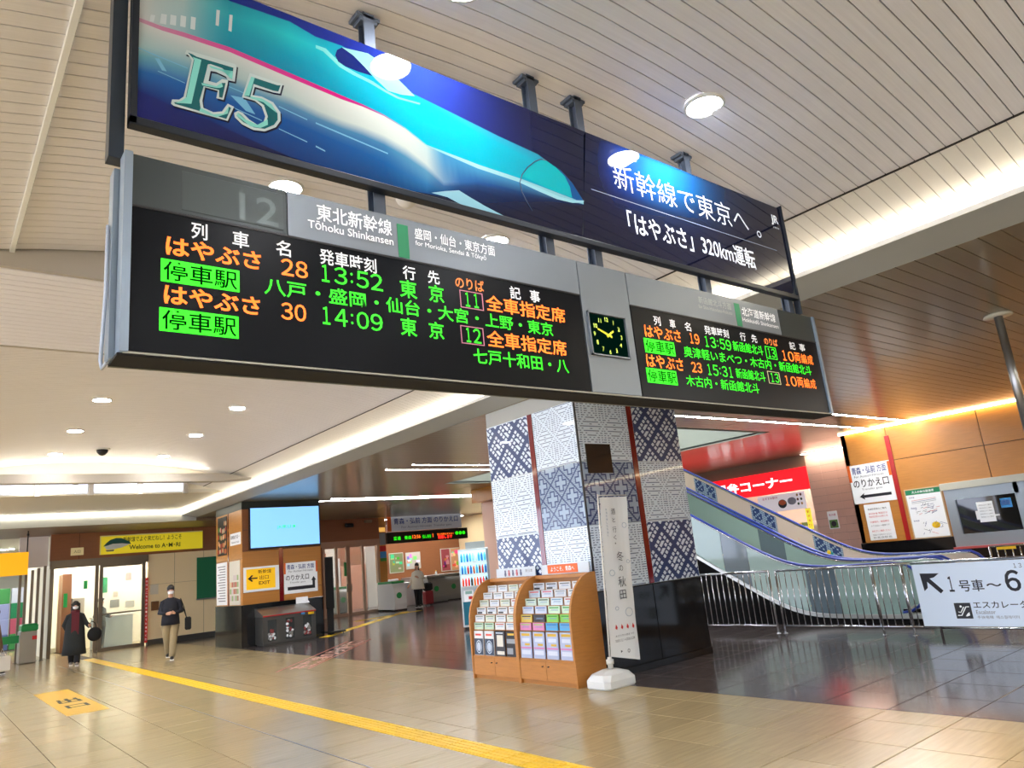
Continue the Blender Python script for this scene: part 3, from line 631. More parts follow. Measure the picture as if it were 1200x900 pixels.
#@@ART
ART1 = [[(0.620,4.663,20,50,150),(0.711,4.663,20,49,150),(0.807,4.663,21,49,150),(0.928,4.663,21,48,150),(1.032,4.663,22,47,150),(1.185,4.663,22,46,150),(1.345,4.663,23,46,150),(1.490,4.663,24,45,150),(1.641,4.663,24,44,150),(1.773,4.663,32,55,166),(1.910,4.663,40,66,181),(2.053,4.663,48,78,197),(2.202,4.663,47,72,183),(2.326,4.663,43,64,167),(2.454,4.663,40,56,150),(2.587,4.663,37,50,134),(2.760,4.663,33,44,113),(2.948,4.663,29,36,91),(3.092,4.663,27,33,80),(3.249,4.663,25,30,72),(3.371,4.663,24,28,66),(3.531,4.663,22,26,58)],
[(0.620,4.648,20,50,150),(0.712,4.653,20,49,150),(0.808,4.657,21,49,150),(0.928,4.629,21,48,150),(1.031,4.604,22,47,150),(1.182,4.613,22,46,150),(1.341,4.622,23,46,150),(1.483,4.589,24,45,150),(1.633,4.596,24,44,150),(1.763,4.575,32,55,166),(1.892,4.488,40,66,181),(2.031,4.461,48,78,197),(2.175,4.444,47,72,183),(2.295,4.428,43,64,167),(2.419,4.411,40,56,150),(2.547,4.394,37,50,134),(2.713,4.371,33,44,113),(2.894,4.353,29,36,91),(3.032,4.340,27,33,80),(3.177,4.287,25,30,72),(3.284,4.215,24,28,66),(3.416,4.087,22,26,58)],
[(0.620,4.644,210,225,220),(0.712,4.648,207,223,219),(0.808,4.652,205,222,218),(0.928,4.624,104,191,200),(1.031,4.599,20,165,185),(1.182,4.608,20,178,195),(1.341,4.616,20,190,205),(1.483,4.584,15,179,201),(1.633,4.591,9,168,197),(1.762,4.570,5,159,193),(1.892,4.482,0,150,190),(2.030,4.455,14,159,198),(2.175,4.438,27,168,206),(2.295,4.422,38,175,212),(2.418,4.405,49,183,219),(2.546,4.387,60,190,225),(2.712,4.365,54,184,221),(2.893,4.347,49,179,216),(3.031,4.333,44,174,213),(3.176,4.281,40,170,210),(3.283,4.208,75,192,223),(3.415,4.080,120,220,240)],
[(0.620,4.549,225,230,222),(0.713,4.552,206,223,219),(0.809,4.554,190,218,216),(0.928,4.529,103,200,207),(1.030,4.508,30,185,200),(1.181,4.531,30,200,210),(1.339,4.526,30,215,220),(1.481,4.524,24,208,218),(1.626,4.435,18,200,217),(1.753,4.402,13,194,216),(1.886,4.391,9,191,216),(2.026,4.394,7,194,218),(2.172,4.402,5,198,220),(2.291,4.381,3,200,222),(2.414,4.360,2,202,223),(2.541,4.338,0,205,225),(2.706,4.314,0,202,224),(2.886,4.287,0,199,223),(3.021,4.258,0,197,222),(3.162,4.187,0,194,221),(3.272,4.138,0,192,221),(3.414,4.073,0,190,220)],
[(0.620,4.433,226,232,226),(0.715,4.432,201,221,218),(0.809,4.438,180,212,212),(0.928,4.427,93,186,199),(1.030,4.418,20,165,188),(1.179,4.422,10,168,192),(1.336,4.412,0,170,195),(1.477,4.404,0,174,200),(1.622,4.353,0,179,204),(1.749,4.331,0,183,208),(1.881,4.315,0,187,211),(2.019,4.297,0,191,214),(2.161,4.267,0,195,218),(2.279,4.253,0,198,220),(2.402,4.238,0,202,222),(2.529,4.223,0,205,225),(2.694,4.211,0,200,222),(2.874,4.196,0,195,219),(3.009,4.177,0,191,217),(3.155,4.138,0,187,214),(3.267,4.110,0,184,212),(3.414,4.073,0,180,210)],
[(0.620,4.321,226,225,220),(0.716,4.317,195,214,213),(0.810,4.326,170,205,208),(0.927,4.329,83,175,193),(1.029,4.332,10,150,180),(1.177,4.318,5,150,182),(1.333,4.304,0,150,185),(1.472,4.290,0,158,191),(1.618,4.275,0,165,197),(1.745,4.264,0,171,202),(1.877,4.244,0,178,208),(2.012,4.205,0,187,214),(2.150,4.137,0,195,220),(2.268,4.130,0,198,223),(2.390,4.123,0,202,225),(2.517,4.115,0,205,228),(2.682,4.112,0,200,224),(2.862,4.110,0,195,221),(2.999,4.102,0,191,218),(3.148,4.093,0,187,215),(3.263,4.086,0,184,213),(3.415,4.077,0,180,210)],
[(0.620,4.318,225,170,190),(0.716,4.315,227,148,182),(0.810,4.323,228,130,175),(0.927,4.326,230,103,167),(1.029,4.329,232,80,160),(1.177,4.315,229,65,152),(1.333,4.300,226,50,145),(1.472,4.287,220,40,138),(1.618,4.272,215,30,130),(1.745,4.260,199,49,142),(1.877,4.241,170,130,182),(2.012,4.201,150,208,221),(2.150,4.134,150,220,230),(2.268,4.126,163,227,235),(2.390,4.119,177,233,240),(2.516,4.111,190,240,245),(2.682,4.109,182,238,245),(2.862,4.106,174,236,245),(2.998,4.098,167,234,245),(3.147,4.089,161,233,245),(3.263,4.082,156,232,245),(3.414,4.073,150,230,245)],
[(0.620,4.300,225,170,190),(0.717,4.294,227,148,182),(0.810,4.300,228,130,175),(0.927,4.302,230,103,167),(1.029,4.304,232,80,160),(1.177,4.290,229,65,152),(1.332,4.275,226,50,145),(1.471,4.263,220,40,138),(1.617,4.250,215,30,130),(1.745,4.249,199,49,142),(1.876,4.235,170,130,182),(2.011,4.196,150,208,221),(2.149,4.128,150,220,230),(2.267,4.115,163,227,235),(2.388,4.101,177,233,240),(2.514,4.087,190,240,245),(2.679,4.084,182,238,245),(2.859,4.081,174,236,245),(2.995,4.072,167,234,245),(3.143,4.063,161,233,245),(3.260,4.064,156,232,245),(3.413,4.066,150,230,245)],
[(0.620,4.297,228,230,222),(0.717,4.292,228,230,222),(0.810,4.297,228,230,222),(0.927,4.299,229,231,222),(1.029,4.302,229,231,222),(1.176,4.287,229,231,222),(1.332,4.272,230,232,222),(1.471,4.260,230,232,222),(1.617,4.247,230,232,222),(1.744,4.246,229,232,221),(1.876,4.232,229,232,221),(2.011,4.192,228,232,220),(2.149,4.125,200,222,220),(2.266,4.111,65,155,204),(2.388,4.098,73,163,209),(2.514,4.083,80,170,215),(2.678,4.080,76,162,208),(2.858,4.077,72,154,201),(2.994,4.068,69,147,195),(3.143,4.059,65,141,190),(3.259,4.060,63,136,185),(3.412,4.062,60,130,180)],
[(0.620,4.173,180,214,214),(0.718,4.182,175,209,211),(0.811,4.183,170,205,208),(0.927,4.182,175,207,206),(1.028,4.173,180,208,205),(1.174,4.170,190,213,208),(1.329,4.162,200,218,212),(1.467,4.135,207,221,213),(1.611,4.123,214,224,214),(1.738,4.123,216,226,216),(1.868,4.112,219,228,218),(2.003,4.078,222,230,220),(2.139,4.009,217,229,222),(2.249,3.923,126,166,199),(2.374,3.957,52,112,176),(2.504,3.992,40,100,170),(2.669,4.001,33,83,145),(2.849,4.006,26,66,120),(2.987,4.017,27,62,112),(3.139,4.030,28,57,104),(3.257,4.043,29,54,98),(3.412,4.060,30,50,90)],
[(0.620,4.124,120,190,205),(0.719,4.132,116,183,202),(0.812,4.132,112,178,199),(0.927,4.130,108,171,196),(1.027,4.120,105,166,193),(1.173,4.116,100,158,189),(1.327,4.109,95,150,185),(1.465,4.084,88,147,185),(1.609,4.068,81,145,185),(1.734,4.064,76,142,185),(1.864,4.048,70,140,185),(1.998,4.013,87,155,193),(2.135,3.960,103,169,202),(2.247,3.893,60,114,166),(2.371,3.928,37,82,140),(2.501,3.964,33,73,128),(2.665,3.971,27,61,112),(2.845,3.975,22,48,96),(2.983,3.991,22,43,88),(3.135,4.009,22,38,80),(3.254,4.026,22,35,74),(3.410,4.048,22,30,66)],
[(0.620,4.041,30,110,190),(0.720,4.046,30,107,186),(0.812,4.045,29,104,183),(0.927,4.041,29,102,180),(1.027,4.030,29,99,177),(1.172,4.024,28,96,172),(1.325,4.017,28,92,168),(1.462,3.997,27,94,169),(1.605,3.976,27,96,169),(1.729,3.963,26,98,170),(1.857,3.938,26,100,170),(1.990,3.901,40,117,178),(2.129,3.880,54,133,187),(2.243,3.850,34,83,137),(2.367,3.888,23,55,109),(2.497,3.927,22,49,99),(2.661,3.929,20,42,88),(2.839,3.931,18,34,76),(2.979,3.957,19,32,72),(3.132,3.985,19,30,67),(3.252,4.011,19,28,64),(3.409,4.046,20,26,60)],
[(0.620,3.940,18,50,140),(0.721,3.922,18,52,138),(0.813,3.900,19,53,137),(0.927,3.894,19,55,135),(1.025,3.871,19,56,134),(1.169,3.842,20,58,132),(1.319,3.816,20,60,130),(1.454,3.802,21,64,130),(1.595,3.802,22,68,130),(1.718,3.802,23,71,130),(1.848,3.802,24,74,130),(1.983,3.804,25,81,138),(2.124,3.819,26,87,147),(2.241,3.828,19,47,93),(2.360,3.813,16,29,68),(2.484,3.810,16,28,66),(2.650,3.838,17,27,63),(2.831,3.870,17,26,60),(2.973,3.912,17,25,58),(3.128,3.959,18,24,56),(3.248,3.991,18,23,54),(3.407,4.033,18,22,52)],
[(0.620,3.934,20,40,130),(0.721,3.915,20,39,124),(0.813,3.893,20,38,118),(0.927,3.887,20,36,112),(1.025,3.864,20,35,106),(1.169,3.835,20,33,96),(1.319,3.809,20,29,71),(1.453,3.802,20,26,56),(1.595,3.802,20,26,56),(1.718,3.802,20,26,56),(1.847,3.802,21,26,57),(1.982,3.802,21,26,57),(2.123,3.811,21,26,57),(2.240,3.819,21,26,57),(2.359,3.805,21,26,57),(2.483,3.802,21,26,57),(2.649,3.830,21,26,57),(2.830,3.861,22,26,58),(2.971,3.903,22,26,58),(3.126,3.949,22,26,58),(3.247,3.981,22,26,58),(3.405,4.023,22,26,58)],
[(0.620,3.802,22,34,130),(0.724,3.802,22,33,119),(0.814,3.802,21,32,110),(0.927,3.802,21,30,100),(1.024,3.802,20,29,91),(1.167,3.802,20,28,78),(1.317,3.802,23,28,60),(1.452,3.802,24,28,50),(1.593,3.802,24,28,51),(1.716,3.802,24,28,52),(1.844,3.802,23,27,52),(1.977,3.802,23,27,53),(2.116,3.802,23,27,53),(2.232,3.802,23,27,54),(2.351,3.802,23,27,54),(2.475,3.802,23,27,55),(2.636,3.802,23,27,56),(2.812,3.802,22,26,56),(2.946,3.802,22,26,57),(3.092,3.802,22,26,57),(3.206,3.802,22,26,58),(3.355,3.802,22,26,58)]]
ART2 = [[(3.531,4.663,22,26,58),(3.670,4.663,23,30,68),(3.851,4.663,29,47,113),(4.040,4.663,33,71,161),(4.237,4.663,33,94,186),(4.443,4.663,30,95,172),(4.659,4.663,27,87,151),(5.001,4.663,25,63,112),(5.369,4.663,23,40,78),(5.765,4.663,26,32,64),(6.043,4.663,26,30,60)],
[(3.508,4.632,22,26,58),(3.646,4.633,25,34,80),(3.825,4.633,35,68,165),(4.012,4.634,41,111,240),(4.207,4.635,39,149,255),(4.411,4.636,34,148,250),(4.625,4.637,31,130,212),(4.964,4.639,26,83,141),(5.328,4.641,24,46,87),(5.721,4.643,26,33,66),(6.043,4.645,26,30,61)],
[(3.485,4.495,22,26,58),(3.621,4.495,26,38,90),(3.799,4.496,38,78,190),(3.984,4.496,42,123,255),(4.178,4.497,39,161,255),(4.380,4.497,34,155,255),(4.591,4.498,31,132,214),(4.927,4.499,26,81,138),(5.288,4.500,23,44,84),(5.677,4.501,26,33,65),(6.043,4.502,26,30,60)],
[(3.462,4.360,22,26,58),(3.598,4.360,26,36,86),(3.774,4.360,34,65,160),(3.957,4.360,35,91,194),(4.149,4.360,33,113,205),(4.349,4.360,29,108,182),(4.558,4.361,27,91,154),(4.891,4.361,24,58,105),(5.248,4.361,23,36,73),(5.633,4.362,26,31,63),(6.043,4.362,26,29,60)],
[(3.440,4.227,22,26,58),(3.574,4.227,24,31,74),(3.749,4.227,28,44,107),(3.930,4.227,28,52,115),(4.120,4.226,26,59,114),(4.319,4.226,25,57,105),(4.526,4.226,24,50,94),(4.856,4.226,23,38,76),(5.210,4.225,22,30,63),(5.591,4.225,26,30,61),(6.043,4.224,26,29,60)],
[(3.418,4.097,22,26,58),(3.551,4.096,23,28,64),(3.724,4.096,24,31,73),(3.904,4.095,24,32,73),(4.092,4.095,23,33,71),(4.289,4.094,23,33,68),(4.494,4.094,22,31,66),(4.821,4.093,22,29,62),(5.172,4.092,22,27,59),(5.549,4.090,26,30,60),(6.043,4.089,26,29,60)],
[(3.396,3.969,22,26,58),(3.528,3.968,22,26,59),(3.700,3.967,22,27,61),(3.878,3.967,22,27,61),(4.065,3.966,22,27,60),(4.260,3.965,22,27,59),(4.463,3.964,22,27,59),(4.787,3.962,22,26,59),(5.134,3.960,22,26,58),(5.508,3.959,26,29,60),(6.043,3.956,26,29,60)],
[(3.375,3.843,22,26,58),(3.506,3.842,22,26,58),(3.676,3.841,22,26,58),(3.853,3.840,22,26,58),(4.038,3.839,22,26,58),(4.231,3.837,22,26,58),(4.433,3.836,22,26,58),(4.753,3.834,22,26,58),(5.098,3.831,22,26,58),(5.468,3.829,26,29,60),(6.009,3.825,26,29,60)],
[(3.355,3.802,22,26,58),(3.484,3.802,22,26,58),(3.653,3.802,22,26,58),(3.828,3.802,22,26,58),(4.011,3.802,22,26,58),(4.202,3.802,22,26,58),(4.402,3.802,22,26,58),(4.720,3.802,22,26,58),(5.061,3.802,22,26,58),(5.429,3.802,26,29,60),(5.964,3.802,26,29,60)]]
COCKPIT = [(1.593,4.514),(1.605,4.554),(1.636,4.583),(1.673,4.579),(1.717,4.552),(1.769,4.512),(1.830,4.487),(1.892,4.467),(1.813,4.470),(1.728,4.464),(1.653,4.467),(1.609,4.481)]
WINDSHIELD = [(1.636,4.583),(1.704,4.595),(1.798,4.610),(1.884,4.582),(1.953,4.535),(2.016,4.492),(2.093,4.439),(2.003,4.416),(1.913,4.409),(1.836,4.457),(1.769,4.512),(1.703,4.559)]
SKIRT = [(2.157,3.828),(2.254,3.864),(2.354,3.895),(2.433,3.869),(2.541,3.838),(2.709,3.799),(2.611,3.788),(2.461,3.791),(2.337,3.809),(2.268,3.828)]
NOSELINE = [(3.102,4.310),(3.057,4.308),(2.998,4.273),(2.925,4.208),(2.870,4.139),(2.845,4.079),(2.853,4.014),(2.890,3.946),(2.925,3.897)]
NOSETIP = [(3.102,4.310),(3.056,4.301),(2.996,4.261),(2.924,4.197),(2.873,4.131),(3.029,4.110),(3.170,4.092),(3.307,4.090),(3.297,4.171),(3.261,4.237),(3.188,4.282)]
NOSESIDE = [(3.135,4.309),(3.232,4.272),(3.325,4.204),(3.415,4.089),(3.352,4.077),(3.306,4.086),(3.300,4.163),(3.260,4.235),(3.195,4.284)]
NOSEHL = [(2.852,4.095),(3.025,4.082),(3.188,4.064),(3.315,4.070),(3.421,4.094),(3.410,4.074),(3.300,4.047),(3.162,4.039),(3.011,4.055),(2.849,4.076)]
SHADOWROOF = [(1.481,4.534),(1.539,4.536),(1.581,4.506),(1.638,4.469),(1.727,4.448),(1.819,4.435),(1.904,4.406),(1.985,4.393),(2.128,4.404),(2.123,4.393),(1.975,4.380),(1.896,4.393),(1.802,4.417),(1.696,4.431),(1.615,4.450),(1.565,4.484),(1.523,4.511),(1.481,4.515)]
LINES = [[(0.617,4.161),(0.682,4.152),(0.830,4.136),(0.830,4.132),(0.682,4.147),(0.617,4.157)],[(0.701,4.071),(0.818,4.052),(0.818,4.048),(0.701,4.067)],[(1.014,4.109),(1.089,4.098),(1.089,4.094),(1.014,4.104)],[(1.267,4.085),(1.417,4.059),(1.417,4.053),(1.267,4.079)],[(1.264,3.956),(1.413,3.928),(1.412,3.922),(1.264,3.951)],[(1.026,4.001),(1.178,3.974),(1.178,3.969),(1.026,3.996)],[(0.688,4.132),(0.706,4.137),(0.739,4.082),(0.719,4.080)],[(1.027,4.060),(1.095,4.069),(1.147,3.995),(1.101,3.999)],[(1.464,4.057),(1.886,4.003),(1.885,3.995),(1.463,4.048)],[(1.459,3.919),(1.510,3.905),(1.510,3.898),(1.458,3.910)]]
TRWIN = [[(0.667,4.357),(0.686,4.363),(0.680,4.323),(0.662,4.319)],[(0.712,4.383),(0.736,4.389),(0.733,4.333),(0.706,4.328)],[(0.752,4.396),(0.778,4.401),(0.776,4.346),(0.750,4.341)],[(0.797,4.413),(0.822,4.417),(0.819,4.355),(0.795,4.351)],[(0.844,4.427),(0.866,4.431),(0.862,4.360),(0.841,4.357)],[(0.963,4.520),(0.979,4.524),(0.973,4.430),(0.958,4.429)],[(1.026,4.520),(1.041,4.524),(1.035,4.424),(1.020,4.425)]]
E_OUT = [(0.824,4.231),(1.049,4.243),(1.059,4.236),(1.048,4.143),(1.014,4.138),(1.006,4.155),(0.960,4.163),(0.934,4.159),(0.924,4.100),(0.960,4.102),(0.987,4.134),(1.015,4.139),(1.014,4.118),(0.994,4.021),(0.960,4.019),(0.967,4.062),(0.908,4.059),(0.896,3.982),(0.901,3.946),(0.946,3.938),(0.986,3.956),(1.013,4.008),(1.043,4.001),(1.012,3.913),(0.770,3.911),(0.759,3.919),(0.763,3.942),(0.794,3.952),(0.813,3.975),(0.848,4.184),(0.833,4.206),(0.817,4.207)]
E_IN = [(0.831,4.219),(0.849,4.218),(0.869,4.212),(1.042,4.219),(1.036,4.152),(1.024,4.153),(1.014,4.182),(0.987,4.196),(0.934,4.197),(0.921,4.190),(0.900,4.080),(0.960,4.084),(0.985,4.112),(1.004,4.119),(0.988,4.030),(0.973,4.030),(0.973,4.068),(0.902,4.064),(0.883,3.978),(0.888,3.941),(0.946,3.925),(0.993,3.946),(1.018,3.993),(1.029,3.990),(1.006,3.922),(0.776,3.923),(0.771,3.930),(0.800,3.942),(0.822,3.971),(0.857,4.192),(0.846,4.204)]
F_OUT = [(1.122,4.220),(1.270,4.219),(1.291,4.222),(1.275,4.158),(1.239,4.152),(1.146,4.150),(1.134,4.099),(1.180,4.107),(1.238,4.095),(1.274,4.050),(1.274,4.002),(1.249,3.957),(1.191,3.914),(1.135,3.904),(1.080,3.917),(1.046,3.945),(1.043,3.968),(1.063,3.986),(1.084,3.982),(1.115,3.956),(1.156,3.939),(1.185,3.960),(1.196,4.000),(1.179,4.050),(1.144,4.070),(1.082,4.068)]
F_IN = [(1.129,4.202),(1.262,4.202),(1.279,4.208),(1.266,4.167),(1.239,4.162),(1.140,4.164),(1.123,4.087),(1.180,4.095),(1.230,4.080),(1.259,4.037),(1.259,4.001),(1.239,3.966),(1.191,3.928),(1.138,3.919),(1.087,3.931),(1.054,3.956),(1.061,3.974),(1.077,3.967),(1.111,3.940),(1.156,3.927),(1.196,3.956),(1.209,4.004),(1.190,4.062),(1.145,4.082),(1.092,4.080)]
E_HL = [[(0.851,4.203),(0.891,4.202),(0.847,3.948),(0.779,3.929),(0.805,3.950),(0.825,3.976),(0.859,4.189)],[(0.927,4.187),(0.987,4.188),(1.014,4.174),(1.024,4.153),(1.036,4.152),(1.039,4.198),(1.014,4.170),(0.987,4.178),(0.934,4.175)],[(0.891,4.077),(0.960,4.084),(0.985,4.112),(0.991,4.093),(0.977,4.081),(0.960,4.075),(0.895,4.065)],[(0.888,3.941),(0.946,3.925),(0.993,3.946),(1.018,3.993),(1.013,3.953),(0.959,3.916),(0.882,3.920)]]
F_HL = [[(1.129,4.202),(1.146,4.201),(1.117,4.088),(1.092,4.080)],[(1.123,4.087),(1.180,4.095),(1.230,4.080),(1.255,4.040),(1.230,4.052),(1.187,4.077),(1.123,4.077)],[(1.054,3.956),(1.061,3.974),(1.094,3.950),(1.156,3.939),(1.207,3.987),(1.208,3.956),(1.170,3.926),(1.121,3.919)]]

def densify(G, k):
    R = []
    for r in G:
        nr = []
        for i in range(len(r)-1):
            for s in range(k): nr.append(tuple(r[i][q]+(r[i+1][q]-r[i][q])*s/k for q in range(5)))
        R.append(nr+[r[-1]])
    return R
pv = MB(); pcol = []
for G, th in ((densify(ART1, 3), .0), (densify(ART2, 3), .0)):
    for a in range(len(G)-1):
        for i in range(len(G[0])-1):
            q = (G[a][i], G[a+1][i], G[a+1][i+1], G[a][i+1])
            if abs(q[0][1]-q[1][1]) + abs(q[2][1]-q[3][1]) < 1e-5: continue
            pv.quad(*[(p[0], YN, p[1]) for p in q]); pcol += [(*[v*.56 for v in lin(p[2:])], 1) for p in q]
pm = pv.mesh('print', vcmat('banner print', .05, .6, 1.0))
at = pm.color_attributes.new('print', 'FLOAT_COLOR', 'CORNER')
flatc = []
k = 0
for p in pm.polygons:
    for li in p.loop_indices: flatc += pcol[p.vertices[li - p.loop_start]] if False else pcol[pm.loops[li].vertex_index]
at.data.foreach_set('color', flatc)
link('print', pm, bn)
def A(nm, pts, rgb, off, em=.12): return flat(nm, mat('print %d %d %d' % rgb, tuple(int(v*.8) for v in rgb), .35, emit=em, coat=1.0, spec=0), bn, pts, YN-off, 'Y', .0004)
for q in LINES: A('print_line', q, (120, 190, 225), .0002)
for q in TRWIN: A('print_window', q, (214, 226, 224), .0002)
A('print_cockpit', COCKPIT, (18, 34, 110), .0004); A('print_windshield', WINDSHIELD, (150, 215, 205), .0006)
A('print_roof_highlight', SHADOWROOF, (130, 230, 225), .0002)
A('print_skirt', SKIRT, (150, 205, 220), .0004)
A('print_nose', NOSETIP, (0, 200, 208), .0004); A('print_nose', NOSESIDE, (16, 90, 160), .0004); A('print_nose_light', NOSEHL, (170, 236, 246), .0006)
b = MB(); b.tube([(p[0], YN-.0004, p[1]) for p in NOSELINE], .0035, 6); b.build('print_nose_line', mat('print line dark', (16, 50, 80), .4), bn)
eo = (205, 222, 218)
for o_, i_, h_ in ((E_OUT, E_IN, E_HL), (F_OUT, F_IN, F_HL)):
    A('emblem_letter', [(p[0]+.006, p[1]-.008) for p in o_], (8, 12, 50), .0008, .1)
    A('emblem_letter', o_, eo, .0014); A('emblem_letter_fill', i_, (14, 92, 96), .0020, .3)
    for q in h_: A('emblem_letter_shine', q, (120, 196, 180), .0026, .45)
def nt(s, x0, x1, z, h, m, bo=0.): return text(s, m, bn, ((x0+x1)/2, YN-.002, z), x1-x0, h, 'Y', bo)
bw = mat('banner lettering', (232, 238, 246), .4, emit=.25)
nt('新幹線で東京へ', 3.764, 5.46, 4.392, .215, bw, -.004); nt('。', 5.575, 5.645, 4.31, .065, bw)
A('print_rule', [(3.508, 4.207), (5.859, 4.207), (5.859, 4.201), (3.508, 4.201)], (190, 205, 225), .001)
nt('「はやぶさ」320km運転', 3.851, 5.462, 4.035, .185, bw, .012)
nt('JR', 5.862, 5.985, 4.515, .105, bw, .03); nt('JR東日本', 5.875, 5.975, 4.44, .020, bw)
# ---------------------------------------------------------------- patterned column
def pat_dark(i, j):
    a, b = (i+j) % 28, (i-j) % 28
    if a < 4 or b < 4: return 1
    p, q = (a-4) % 6, (b-4) % 6
    if ((a-4)//6, (b-4)//6) in ((1, 2), (2, 1)): return 1 if q < 2 or (p > 3 and q < 4) else 0
    return 1 if (p < 2 or q < 2) else 0
def pat_white(i, j):
    a, b = (i+j) % 30, (i-j) % 30
    if a < 3 or b < 3: return 0
    if a in (3, 4, 28, 29) or b in (3, 4, 28, 29): return 1 if j % 2 == 0 else 0
    if j % 2: return 0
    return 1 if ((a//4)+(b//4)) % 2 == 0 or (12 < a < 20 and 12 < b < 20 and i % 5 < 3) else 0
def pat_cross(i, j):
    P = 36; a, b = (i+j) % P, (i-j) % P
    if a < 3 or b < 3: return 2
    # local coordinates from the middle of each diamond
    u = ((a+b)/2 - P/2 - 1); v = (a-b)/2
    if (a+b) % 2: u = (a+b-1)/2 - P/2
    u, v = (a + b - P)/2., (a - b)/2.
    def cross(r, t): return (abs(u) <= r and abs(v) <= t) or (abs(v) <= r and abs(u) <= t)
    if cross(10.2, 4.2) and not cross(8.2, 2.2): return 2
    if cross(8.2, 2.2): return 0
    return 1 if j % 2 == 0 else 0
def kogin(face, off, a0, a1, z0, z1, kind, parent):
    # printed glass panel with the stitch pattern as thin raised print; a runs along the wall, z up
    base = kwhite if kind != 'cross' else kmid
    p = plate('pattern_panel', base, parent, a0, a1, z0, z1, off, face, .012, .002)
    if kind == 'dark': nx, fn, mats = 58, pat_dark, [kblue]
    elif kind == 'white': nx, fn, mats = 64, pat_white, [kdash]
    else: nx, fn, mats = 78, pat_cross, [kdash, kblue]
    cs = abs(a1-a0-.012)/nx; nz = int((z1-z0-.008)/cs); b = MB(); o = off-.0125
    lo = min(a0, a1)+.006; zz = z0+.004
    for j in range(nz):
        i = 0
        while i < nx:
            v = fn(i, j)
            if not v: i += 1; continue
            k = i
            while k < nx and fn(k, j) == v: k += 1
            p0, p1, q0, q1 = lo+i*cs, lo+k*cs, zz+j*cs, zz+(j+1)*cs
            if kind == 'white' or (kind == 'cross' and v == 1): q0 += cs*.25; q1 -= cs*.0
            if face == 'Y': b.quad((p0, o, q0), (p1, o, q0), (p1, o, q1), (p0, o, q1), 1 if v == 2 else 0)
            else: b.quad((o, p1, q0), (o, p0, q0), (o, p0, q1), (o, p1, q1), 1 if v == 2 else 0)
            i = k
    me = b.mesh('stitch_pattern', mats); link('stitch_pattern', me, p)
col = thing('patterned_column', 'square column clad in blue and white stitch pattern panels over black granite', 'column', (8.68, 8.76, 0))
CX0, CX1, CY0, CY1 = 7.5, 9.86, 7.66, 9.87
box('core', gray_d, col, CX0+.02, CX1-.02, CY0+.02, CY1-.02, 0, 4.0)
box('capital', beam_p, col, CX0+.01, CX1-.01, CY0+.01, CY1-.01, 3.96, AZ-.001)
for face, off, a0, a1, sgn in (('Y', CY0+.012, CX0, CX1, 1), ('X', CX0+.012, CY0, CY1, 1)):
    lo0, hi0, lo1, hi1 = (a0+.02, a0+1.135, a0+1.255, a1-.005) if face == 'Y' else (a0+.02, a0+.985, a0+1.10, a1-.01)
    A1, B1 = (('white', 'cross', 'white'), ('dark', 'white', 'dark'))
    for (p, q), kinds in (((lo0, hi0), A1), ((lo1, hi1), B1)):
        zb = 1.18 if face == 'Y' else 1.40
        kogin(face, off, p, q, 3.035, 3.955, kinds[0], col); kogin(face, off, p, q, 2.105, 3.030, kinds[1], col); kogin(face, off, p, q, zb, 2.10, kinds[2], col)
    plate('maroon_strip', maroon, col, hi0+.006, lo1-.006, 1.18, 3.955, off, face, .02, .003)
box('corner_trim', black, col, CX0-.004, CX0+.02, CY0-.004, CY0+.02, 1.18, 3.96)
for z0, z1 in ((.0, .10), (.10, 1.17)):
    dd = .012 if z0 else .0
    for (x0, x1) in ((CX0-.01, 8.68), (8.685, CX1+.01)): box('granite_slab', granite, col, x0+dd, x1-dd if x1 > 9 else x1, CY0-.03+dd, CY0+.03, z0, z1-.003, .003)
    for (y0, y1) in ((CY0+.03, 8.76), (8.765, CY1+.01)): box('granite_slab', granite, col, CX0-.03+dd, CX0+.02, y0, y1, z0, z1-.003, .003); box('granite_slab', granite, col, CX1-.02, CX1+.03-dd, y0, y1, z0, z1-.003, .003)
plate('display_glass', mat('dark mirror glass', (58, 60, 64), .04, .7, coat=1.), col, 7.63, 8.155, 2.855, 3.295, CY0+.0, 'Y', .014, .002)

# ---------------------------------------------------------------- leaflet rack
rk = thing('leaflet_rack', 'two-bay plywood leaflet rack with curved sides against the patterned column', 'rack', (7.2, 8.8, 0))
RB = 7.45
def side_prof(k=0):
    pts = [(RB, 0), (6.89, 0), (6.885, .35), (6.885, .80)]
    for i in range(1, 9):
        a = math.radians(90*i/8); pts.append((6.885+.50*(1-math.cos(a)), .80+.66*math.sin(a)))
    return pts + [(RB, 1.46)]
def sidep(y0, y1):
    b = MB(); P = side_prof(); b.loft([[(x, y0, z) for x, z in P], [(x, y1, z) for x, z in P]], smooth=False); return b
RY = ((7.58, 7.615), (8.77, 8.83), (9.93, 9.965))
for y0, y1 in RY: sidep(y0, y1).build('side_panel', rackw, rk)
tiers = [(6.905, .345, .72), (6.935, .72, .84), (6.965, .83, .95), (7.01, .94, 1.055), (7.075, 1.045, 1.16), (7.16, 1.15, 1.265), (7.26, 1.25, 1.37)]
